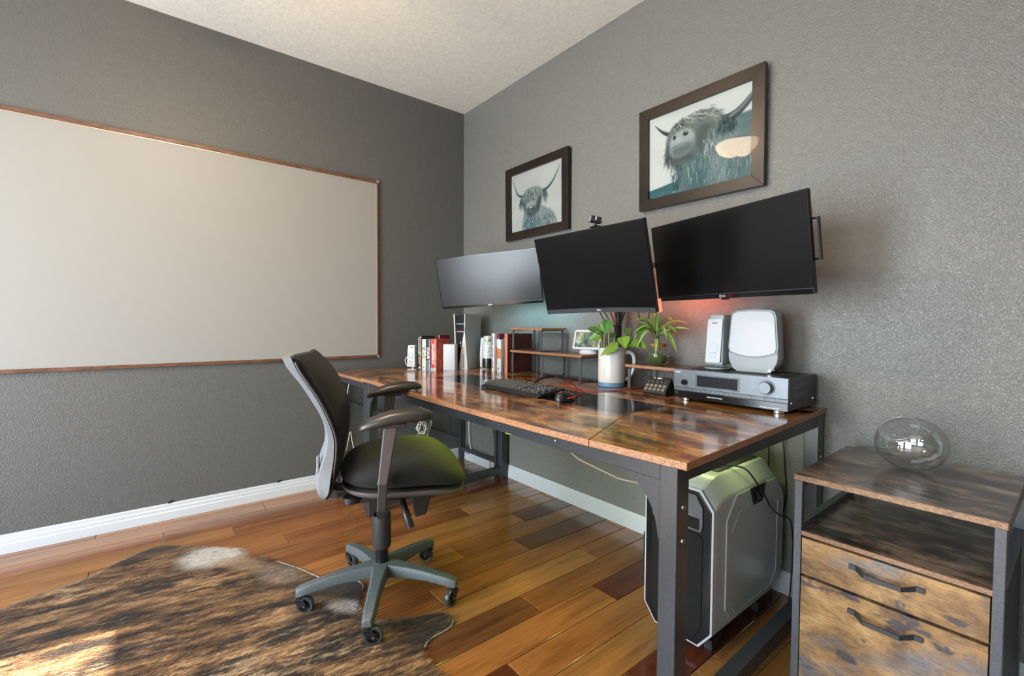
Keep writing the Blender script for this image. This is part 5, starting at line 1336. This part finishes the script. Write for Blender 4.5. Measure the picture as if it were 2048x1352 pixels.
# ================================================================== OFFICE CHAIR
M['ch_grey'] = speckled('chair_grey_plastic', (.20, .21, .225), .42, .10, 220)
M['ch_base'] = speckled('chair_base_grey_plastic', (.085, .098, .098), .45, .25, 240, b=.3)
M['ch_dark'] = mat('chair_dark_plastic', (.030, .028, .027), .42)
M['ch_arm'] = mat('chair_arm_pad', (.030, .026, .020), .33)
M['ch_post'] = mat('chair_arm_sleeve', (.085, .072, .070), .42)
M['ch_mesh'] = fabric('chair_black_mesh', (.018, .017, .015), .8)
M['ch_seat'] = fabric('chair_seat_fabric', (.013, .013, .012), .85, 600)
M['tire'] = mat('caster_smoky_tire', (.055, .06, .06), .18, Transmission_Weight=.25)
def chair():
    t = thing('office_chair', 'black mesh office chair on a grey five-star base with wheels', 'chair', (1.415, -1.300, 0), R(66))
    # local frame: +X forward, +Y the chair's left, -Y toward the viewer
    def ell_loft(path):      # [(u, z, ry, rz)], at lateral v
        return path
    # ---- five-star base
    hub = obj('base_hub', MB().lathe([(.030, .082), (.046, .088), (.052, .104), (.046, .128), (.036, .138), (.030, .139)], 30), M['ch_base'], t, smooth=True, ang=50)
    for k in range(5):
        a = R(-32-66+72*k); d = Vector((math.cos(a), math.sin(a), 0)); s = Vector((-d.y, d.x, 0)); rings = []
        for r, zt, hh, wt, wb in ((.030, .139, .052, .030, .034), (.07, .137, .046, .025, .031), (.13, .132, .040, .0195, .027), (.20, .123, .035, .0175, .024), (.27, .110, .033, .0165, .022), (.300, .103, .032, .016, .021), (.316, .096, .026, .011, .015)):
            c = d*r; rings.append([tuple(c-s*wb+Vector((0, 0, zt-hh))), tuple(c+s*wb+Vector((0, 0, zt-hh))), tuple(c+s*wb*.97+Vector((0, 0, zt-hh*.35))), tuple(c+s*wt+Vector((0, 0, zt))), tuple(c-s*wt+Vector((0, 0, zt))), tuple(c-s*wb*.97+Vector((0, 0, zt-hh*.35)))])
        obj('base_leg', MB().loft(rings), M['ch_base'], t, bevel=.004, seg=2)
        # caster
        c = d*.300; q = Matrix.Translation(c) @ Euler((0, 0, a+R([277, 75, -60, 5, 340][k]))).to_matrix().to_4x4()
        f = obj('caster_fork', MB().lathe([(.012, .058), (.014, .068), (.014, .073), (.0, .073)], 16, q).prism([(-.016, .056), (.012, .060), (.016, .050), (-.010, .028), (-.024, .032), (-.026, .044)], -.017, -.013, 'y', q).prism([(-.016, .056), (.012, .060), (.016, .050), (-.010, .028), (-.024, .032), (-.026, .044)], .013, .017, 'y', q).box(-.018, .014, -.017, .017, .053, .060, q), M['black'], t, bevel=.001)
        wq = q @ frame_m((-.018, .0115, .0335), (1, 0, 0), (0, 0, 1))
        wh = obj('wheel', MB().lathe([(.022, .001), (.029, .0), (.0325, .004), (.0335, .0115), (.0325, .019), (.029, .023), (.022, .022)], 32, wq, cap=False), M['tire'], f, smooth=True)
        obj('wheel_hub', MB().lathe([(.0, .003), (.006, .0025), (.0065, .005), (.017, .005), (.018, .002), (.0225, .002), (.0225, .021), (.018, .021), (.017, .018), (.0065, .018), (.006, .0205), (0, .02)], 28, wq), M['black_gloss'], f, smooth=True, ang=30)
        obj('axle', MB().cyl(wq @ Vector((0, 0, -.006)), wq @ Vector((0, 0, .029)), .0035, n=10), M['chrome'], f)
    obj('lower_tube', MB().lathe([(.0255, .075), (.0255, .202)], 24), M['black_gloss'], t, smooth=True, ang=40)
    obj('column_cover', MB().lathe([(.027, .198), (.035, .199), (.036, .206), (.0375, .212), (.0365, .322), (.0365, .330), (.033, .330), (.032, .300), (.014, .296)], 30), M['ch_dark'], t, smooth=True, ang=40)
    obj('gas_lift', MB().cyl((0, 0, .29), (0, 0, .42), .0115), M['chrome'], t, smooth=True)
    obj('mechanism', MB().box(-.10, .10, -.07, .07, .405, .452).box(-.17, -.08, -.045, .045, .425, .452).box(.08, .16, -.05, .0, .40, .45), M['black_matte'], t, bevel=.006)
    obj('tilt_lever', MB().tube(spline([(.075, -.07, .425), (.082, -.12, .405), (.094, -.15, .372), (.106, -.160, .332)], 16), [.011+.005*i/15 for i in range(16)], 12), M['black'], t, smooth=True)
    obj('tension_knob', MB().lathe([(.030, .0), (.034, .004), (.034, .022), (.028, .026), (0, .026)], 12, Matrix.Translation((-.105, -.115, .430))), M['black'], t, bevel=.003)
    obj('under_box', MB().prism([(.125, .365), (.165, .372), (.185, .452), (.105, .452)], -.155, -.105, 'y'), M['black'], t, bevel=.006)
    # ---- seat: rounded, domed, front edge rolling down
    nu, nv = 26, 48; rows = []
    def seat_z(u, top):
        s = (u+.150)/.475
        if top: return .585+.022*math.sin(PI*min(1, s*.95))-.062*max(0, (s-.66)/.34)**2.0
        return .488-.040*max(0, (s-.66)/.34)**1.5
    rings = []
    for i in range(19):
        ph = -PI/2+PI*i/18; cz = math.sin(ph); cr = abs(math.cos(ph))**.55 if abs(math.cos(ph)) > 1e-6 else 0
        ring = []
        for k in range(nv):
            a = 2*PI*k/nv; ca, sa = math.cos(a), math.sin(a)
            u = .0875+.2375*math.copysign(abs(ca)**.62, ca)*max(cr, .001); v = .252*math.copysign(abs(sa)**.62, sa)*max(cr, .001)*(1-.10*max(0, -ca))
            zt, zb = seat_z(u, True), seat_z(u, False); tt = .5+.5*math.copysign(abs(cz)**.8, cz)
            ring.append((u, v, zb+(zt-zb)*tt))
        rings.append(ring)
    obj('seat_cushion', MB().loft(rings), M['ch_seat'], t, smooth=True, ang=180)
    ou = []
    for k in range(nv):
        a = 2*PI*k/nv; ca, sa = math.cos(a), math.sin(a); ou.append((.0875+.232*math.copysign(abs(ca)**.62, ca), .245*math.copysign(abs(sa)**.62, sa)*(1-.10*max(0, -ca))))
    rr = [[(.0875+(u-.0875)*s, v*s, seat_z(u, False)+dz) for u, v in ou] for s, dz in ((.80, -.022), (.95, -.014), (1.0, -.002), (1.0, .008), (.97, .008))]
    obj('seat_shell', MB().loft(rr), M['ch_post'], t, smooth=True, ang=50)
    # ---- back: grey shell and mesh pad
    outer = [(-.315, .975), (-.298, .940), (-.260, .890), (-.223, .831), (-.192, .775), (-.175, .720), (-.176, .661), (-.192, .610), (-.208, .546), (-.209, .479), (-.198, .464)]
    inner = [(-.284, .975), (-.266, .935), (-.234, .885), (-.203, .836), (-.171, .770), (-.149, .701), (-.149, .640), (-.158, .575), (-.170, .505), (-.185, .470), (-.192, .464)]
    OU = spline([(u, 0, z) for u, z in outer], 34); IN = spline([(u, 0, z) for u, z in inner], 34)
    def wid(z): return .205+.030*math.sin(PI*min(1, max(0, (z-.46)/.55)))-.055*max(0, (.60-z)/.14)**1.5
    rings = []
    for o_, i_ in zip(OU, IN):
        w = wid(o_.z); sec = []
        n = 14
        for k in range(n+1):
            q = -1+2*k/n; bow = -.030*(1-q*q); sec.append((o_.x+bow, q*w, o_.z))
        for k in range(n+1):
            q = 1-2*k/n; bow = -.030*(1-q*q); sec.append((i_.x+bow-.004, q*w, i_.z))
        rings.append(sec)
    obj('back_shell', MB().loft(rings), M['ch_grey'], t, bevel=.006, seg=3)
    front = [(-.255, .984), (-.236, .966), (-.190, .915), (-.155, .849), (-.134, .789), (-.128, .722), (-.133, .655), (-.145, .590), (-.160, .520), (-.178, .485)]
    FR = spline([(u, 0, z) for u, z in front], 34); rings = []
    for f_, i_ in zip(FR, IN):
        w = wid(f_.z)-.012; sec = []; n = 16
        for k in range(n+1):
            q = -1+2*k/n; bl = (1-abs(q)**3.2); back = i_.x-.002+(-.030*(1-q*q)); u = back+.006+(f_.x+.004-back-.006)*(bl**.6); sec.append((u, q*w, f_.z))
        for k in range(n+1):
            q = 1-2*k/n; back = i_.x-.003+(-.030*(1-q*q)); sec.append((back, q*w, i_.z))
        rings.append(sec)
    obj('back_pad', MB().loft(rings), M['ch_mesh'], t, smooth=True, ang=70)
    obj('back_trim', MB().tube([(p.x+.003, -wid(p.z)-.001, p.z) for p in IN[1:-1]], .0045, 8), M['ch_dark'], t, smooth=True); obj('back_trim', MB().tube([(p.x+.003, wid(p.z)+.001, p.z) for p in IN[1:-1]], .0045, 8), M['ch_dark'], t, smooth=True)
    obj('back_bracket', MB().prism([(-.215, .62), (-.200, .635), (-.180, .64), (-.176, .46), (-.06, .44), (-.06, .418), (-.19, .425), (-.212, .455)], -.045, .045, 'y'), M['ch_dark'], t, bevel=.006)
    obj('height_latch', MB().box(-.214, -.204, -.205, -.185, .575, .635), M['ch_grey'], t, bevel=.004)
    # ---- arms
    for sg in (-1, 1):
        v = .285*sg; dz = .022 if sg > 0 else 0.
        P = [(-.067, .741, .020, .010), (-.058, .745, .032, .016), (-.030, .754, .041, .022), (.03, .769, .046, .027), (.09, .777, .047, .027), (.14, .778, .045, .024), (.166, .776, .036, .017), (.177, .775, .022, .009)]
        rings = []
        for u, z, ry, rz in P:
            z += dz
            rings.append([(u, v+ry*math.copysign(abs(math.cos(a))**.8, math.cos(a)), z+rz*math.copysign(abs(math.sin(a))**.8, math.sin(a))*(1 if math.sin(a) > 0 else (.75 if sg < 0 or u < .1 else .45))) for a in [2*PI*k/20 for k in range(20)]])
        obj('arm_pad', MB().loft(rings), M['ch_arm'], t, smooth=True, ang=70)
        obj('arm_plate', MB().box(.0, .085, v-.03, v+.03, .742+dz, .757+dz), M['ch_dark'], t, bevel=.004)
        vi = v*.985
        rg = [[(u-a, y-b, z), (u+a, y-b, z), (u+a, y+b, z), (u-a, y+b, z)] for u, y, z, a, b in ((.006, vi, .545, .0165, .018), (.010, vi, .560, .0165, .0185), (.036, v, .752+dz, .0235, .026))]
        obj('arm_sleeve', MB().loft(rg), M['ch_post'], t, bevel=.005)
        pth = [(.012, vi, .58), (.006, vi, .50), (.004, vi, .455), (.004, vi-sg*.02, .428), (.004, vi-sg*.06, .418), (.004, sg*.08, .418)]
        rg = []
        for i, p in enumerate(pth):
            p = Vector(p); n2 = Vector(pth[min(i+1, len(pth)-1)])-Vector(pth[max(i-1, 0)]); n2.normalize(); s_ = Vector((1, 0, 0)); o2 = n2.cross(s_).normalized()
            rg.append([tuple(p-s_*.0155-o2*.011), tuple(p+s_*.0155-o2*.011), tuple(p+s_*.0155+o2*.011), tuple(p-s_*.0155+o2*.011)])
        obj('arm_post', MB().loft(rg), M['ch_dark'], t, bevel=.004)
chair()

# ================================================================== COWHIDE RUG
HIDE = [(.627, -2.475), (.589, -2.401), (.545, -2.25), (.445, -2.124), (.384, -2.025), (.400, -1.962), (.47, -1.885), (.53, -1.82), (.631, -1.704), (.70, -1.672), (.771, -1.664), (.813, -1.610), (.90, -1.565), (1.015, -1.509), (1.10, -1.478), (1.198, -1.432), (1.265, -1.352), (1.330, -1.345), (1.400, -1.392), (1.470, -1.415), (1.550, -1.395), (1.610, -1.325), (1.645, -1.255), (1.672, -1.185), (1.725, -1.160), (1.768, -1.195), (1.778, -1.270), (1.800, -1.312), (1.853, -1.340), (1.920, -1.335), (1.99, -1.325), (2.06, -1.37), (2.09, -1.48), (2.03, -1.62), (2.02, -1.78), (2.10, -1.95), (2.28, -2.12), (2.42, -2.35), (2.30, -2.55), (2.08, -2.62), (1.85, -2.60), (1.60, -2.72), (1.42, -2.95), (1.20, -3.10), (.98, -3.05), (.90, -2.86), (.78, -2.70), (.66, -2.62)]
def hide_color(x, y):
    x = np.asarray(x); y = np.asarray(y)
    # coat flows along a slowly turning direction
    th = R(80)
    u = x*np.cos(th)+y*np.sin(th); v = -x*np.sin(th)+y*np.cos(th)
    v = v+.050*fnoise(x*5+2, y*5+9, 3)+.014*fnoise(x*25, y*25, 2); u = u+.05*fnoise(x*5+30, y*5, 2)
    st = fnoise(u*6.5, v*23, 5); st2 = fnoise(u*18+7, v*120+3, 3); pa = fnoise(x*2.4+11, y*2.4+4, 3)
    dark, brown, tan, light = (.022, .014, .009), (.13, .062, .024), (.36, .20, .085), (.58, .42, .26)
    t1 = sstep(.36, .56, st*.58+st2*.42); c = lerp3(dark, brown, t1)
    t2 = sstep(.50, .70, st*.45+st2*.42+.16*pa); c = lerp3(c, np.broadcast_to(tan, c.shape), t2) if False else c*(1-t2[..., None])+np.array(tan)*t2[..., None]
    t3 = sstep(.60, .82, st2*.5+pa*.55); c = c*(1-.6*t3[..., None])+np.array(light)*.6*t3[..., None]
    edge = sstep(.50, .28, pa); c = c*(1-.3*edge[..., None])+np.array(dark)*.3*edge[..., None]
    def spot(cx, cy, rx, ry, rot, col, amt):
        nonlocal c
        dx, dy = x-cx, y-cy; a = dx*math.cos(rot)+dy*math.sin(rot); b = -dx*math.sin(rot)+dy*math.cos(rot)
        m = amt*sstep(1.15, .55, np.hypot(a/rx, b/ry)+.5*(st2-.5)+.5*(pa-.5)); c = c*(1-m[..., None])+np.array(col)*m[..., None]
    spot(.65, -1.80, .15, .125, R(50), (.60, .55, .49), .95)
    spot(.80, -1.72, .14, .06, R(40), (.40, .28, .17), .6)
    spot(1.41, -1.46, .09, .045, R(30), (.50, .44, .38), .7)
    spot(1.25, -1.43, .16, .06, R(25), (.06, .05, .045), .7)
    spot(.42, -2.02, .07, .12, R(0), (.08, .045, .02), .7)
    spot(1.0, -1.60, .12, .07, R(30), (.30, .24, .19), .5)
    return np.clip(c, .004, 1)
def relief(x, y): return .010*fnoise(np.asarray(x)*2.6+1, np.asarray(y)*2.6+8, 2)
def in_poly(px, py, poly):
    ins = np.zeros(px.shape, bool); n = len(poly)
    for i in range(n):
        x0, y0 = poly[i]; x1, y1 = poly[(i+1) % n]
        cnd = (y0 > py) != (y1 > py); xx = (x1-x0)*(py-y0)/((y1-y0) if y1 != y0 else 1e-9)+x0
        ins ^= cnd & (px < xx)
    return ins
def rug():
    out = [(p.x, p.y) for p in spline([(x, y, 0) for x, y in HIDE+[HIDE[0]]], 300)][:-1]
    gx, gy = np.meshgrid(np.arange(.35, 2.45, .014), np.arange(-3.12, -1.13, .014)); gx = gx+rng.uniform(-.004, .004, gx.shape); gy = gy+rng.uniform(-.004, .004, gy.shape)
    sm = [(cx*1., cy*1.) for cx, cy in out]; cx, cy = np.mean([p[0] for p in out]), np.mean([p[1] for p in out])
    ins = in_poly(gx, gy, [(cx+(x-cx)*.990, cy+(y-cy)*.990) for x, y in out]); pts = list(zip(gx[ins], gy[ins]))
    n = len(out); verts = [Vector(p) for p in out]+[Vector(p) for p in pts]
    r = delaunay_2d_cdt(verts, [(i, (i+1) % n) for i in range(n)], [], 1, 1e-5)
    V = np.array([(v.x, v.y) for v in r[0]]); F = [tuple(f) for f in r[2]]
    z = .0025+relief(V[:, 0], V[:, 1]); nv = len(V)
    mb = MB(); mb.v = [(a, b, c) for (a, b), c in zip(V, z)]+[(a, b, .0004) for a, b in V]
    mb.f = F+[tuple(reversed([i+nv for i in f])) for f in F]
    ec = {}
    for f in F:
        for i in range(len(f)):
            e = (f[i], f[(i+1) % len(f)]); ec[tuple(sorted(e))] = ec.get(tuple(sorted(e)), []) + [e]
    for k, v in ec.items():
        if len(v) == 1: a, b = v[0]; mb.f.append((b, a, a+nv, b+nv))
    t = thing('cowhide_rug', 'brindle brown cowhide rug with one white patch lying on the wood floor', 'rug', (1.3, -2.1, 0))
    hide = W('hide', mb, M['fur'], t, smooth=True, ang=180, fix=False)
    c = hide_color(V[:, 0], V[:, 1]); set_vcol(hide, np.vstack([c*.85, np.tile((.55, .50, .43), (nv, 1))]))
    P3 = lambda a, b: [(x, y, .0025+float(relief(x, y))+.001) for x, y in out if a(x, y)]
    for f in (lambda x, y: .88 < x < 1.36 and y > -1.60, lambda x, y: 1.74 < x < 1.81 and y > -1.325):
        W('hide_edge', MB().tube(P3(f, 0), .0014, 6), M['hide_rim'], t, smooth=True)
    # coat: short hairs lying along the flow, real ribbons
    NH = 90000; x = rng.uniform(.36, 2.2, NH*2); y = rng.uniform(-2.75, -1.15, NH*2); k = in_poly(x, y, out); x, y = x[k][:NH], y[k][:NH]; m = len(x)
    th = R(80)+.5*(fnoise(x*1.3+3, y*1.3)-.5)+rng.normal(0, .22, m); ln = rng.uniform(.013, .027, m); w = rng.uniform(.0005, .0009, m); zz = .0025+relief(x, y)
    dx, dy = np.cos(th), np.sin(th); sx, sy = -dy, dx; lift = rng.uniform(.002, .0055, m)
    P = []
    for s, ww, hz in ((0, 1., 0.), (.5, .85, 1.), (1., .12, .55)):
        bx, by = x+dx*ln*s, y+dy*ln*s; bz = zz+lift*hz-.0008
        P += [np.stack([bx-sx*w*ww, by-sy*w*ww, bz], 1), np.stack([bx+sx*w*ww, by+sy*w*ww, bz], 1)]
    A = np.stack(P, 1).reshape(-1, 3); b = np.arange(m)*6
    Fq = np.concatenate([np.stack([b, b+1, b+3, b+2], 1), np.stack([b+2, b+3, b+5, b+4], 1)])
    me = bpy.data.meshes.new('fur'); me.vertices.add(len(A)); me.vertices.foreach_set('co', A.astype(np.float32).ravel())
    me.loops.add(Fq.size); me.loops.foreach_set('vertex_index', Fq.astype(np.int32).ravel()); me.polygons.add(len(Fq)); me.polygons.foreach_set('loop_start', np.arange(0, Fq.size, 4, dtype=np.int32)); me.update(calc_edges=True)
    fo = bpy.data.objects.new('fur', me); COL.objects.link(fo); fo.parent = t; fo.location = -t.location; me.materials.append(M['fur']); stuff(fo)
    cc = hide_color(x, y)*rng.uniform(.45, 1.65, (m, 1)); set_vcol(fo, np.clip(np.repeat(cc, 6, axis=0), 0, 1))
M['hide_rim'] = mat('pale_hide_edge', (.62, .55, .45), .6)
M['fur'] = vcol('cowhide_fur', .55, .35, sheen=.1)
rug()

# ================================================================== CEILING FAN (behind the camera's view, seen in the picture glass)
def fan():
    c = Vector((1.32, -1.86, RH))
    t = thing('ceiling_fan', 'dark ceiling fan with a warm glass bowl lamp in the middle of the ceiling', 'ceiling fan', c)
    obj('canopy', MB().lathe([(.075, 0), (.075, -.02), (.03, -.06), (.014, -.07), (.014, -.12)], 28), M['fanmetal'], t, smooth=True, ang=40)
    obj('motor', MB().lathe([(.03, -.115), (.10, -.125), (.125, -.15), (.125, -.20), (.09, -.225), (.05, -.235), (.05, -.255)], 36), M['fanmetal'], t, smooth=True, ang=40)
    for k in range(5):
        a = R(100+72*k); q = Euler((0, 0, a)).to_matrix().to_4x4() @ Matrix.Translation((0, 0, -.195)) @ Euler((R(11), 0, 0)).to_matrix().to_4x4()
        obj('blade_arm', MB().box(.10, .22, -.02, .02, -.004, .004, q), M['fanmetal'], t); obj('blade', MB().prism([(.19, -.055), (.60, -.070), (.64, -.05), (.64, .05), (.60, .070), (.19, .055)], -.004, .004, 'z', q), M['fanblade'], t, bevel=.002)
    obj('lamp_bowl', MB().lathe([(.165, -.26), (.160, -.290), (.135, -.325), (.090, -.350), (.03, -.362), (.0, -.363)], 40, cap=False), M['bowl'], t, smooth=True)
    obj('lamp_rim', MB().lathe([(.165, -.252), (.172, -.258), (.172, -.266), (.165, -.262)], 40, cap=False), M['fanmetal'], t, smooth=True); obj('finial', MB().lathe([(.0, -.363), (.022, -.365), (.018, -.378), (0, -.386)], 20), M['fanmetal'], t, smooth=True)
M['fanmetal'] = mat('fan_bronze', (.05, .04, .032), .35, .7); M['fanblade'] = mat('fan_blade_walnut', (.05, .028, .015), .5); M['bowl'] = emit('lamp_bowl_glow', (1.0, .74, .48), 85.0)
fan()
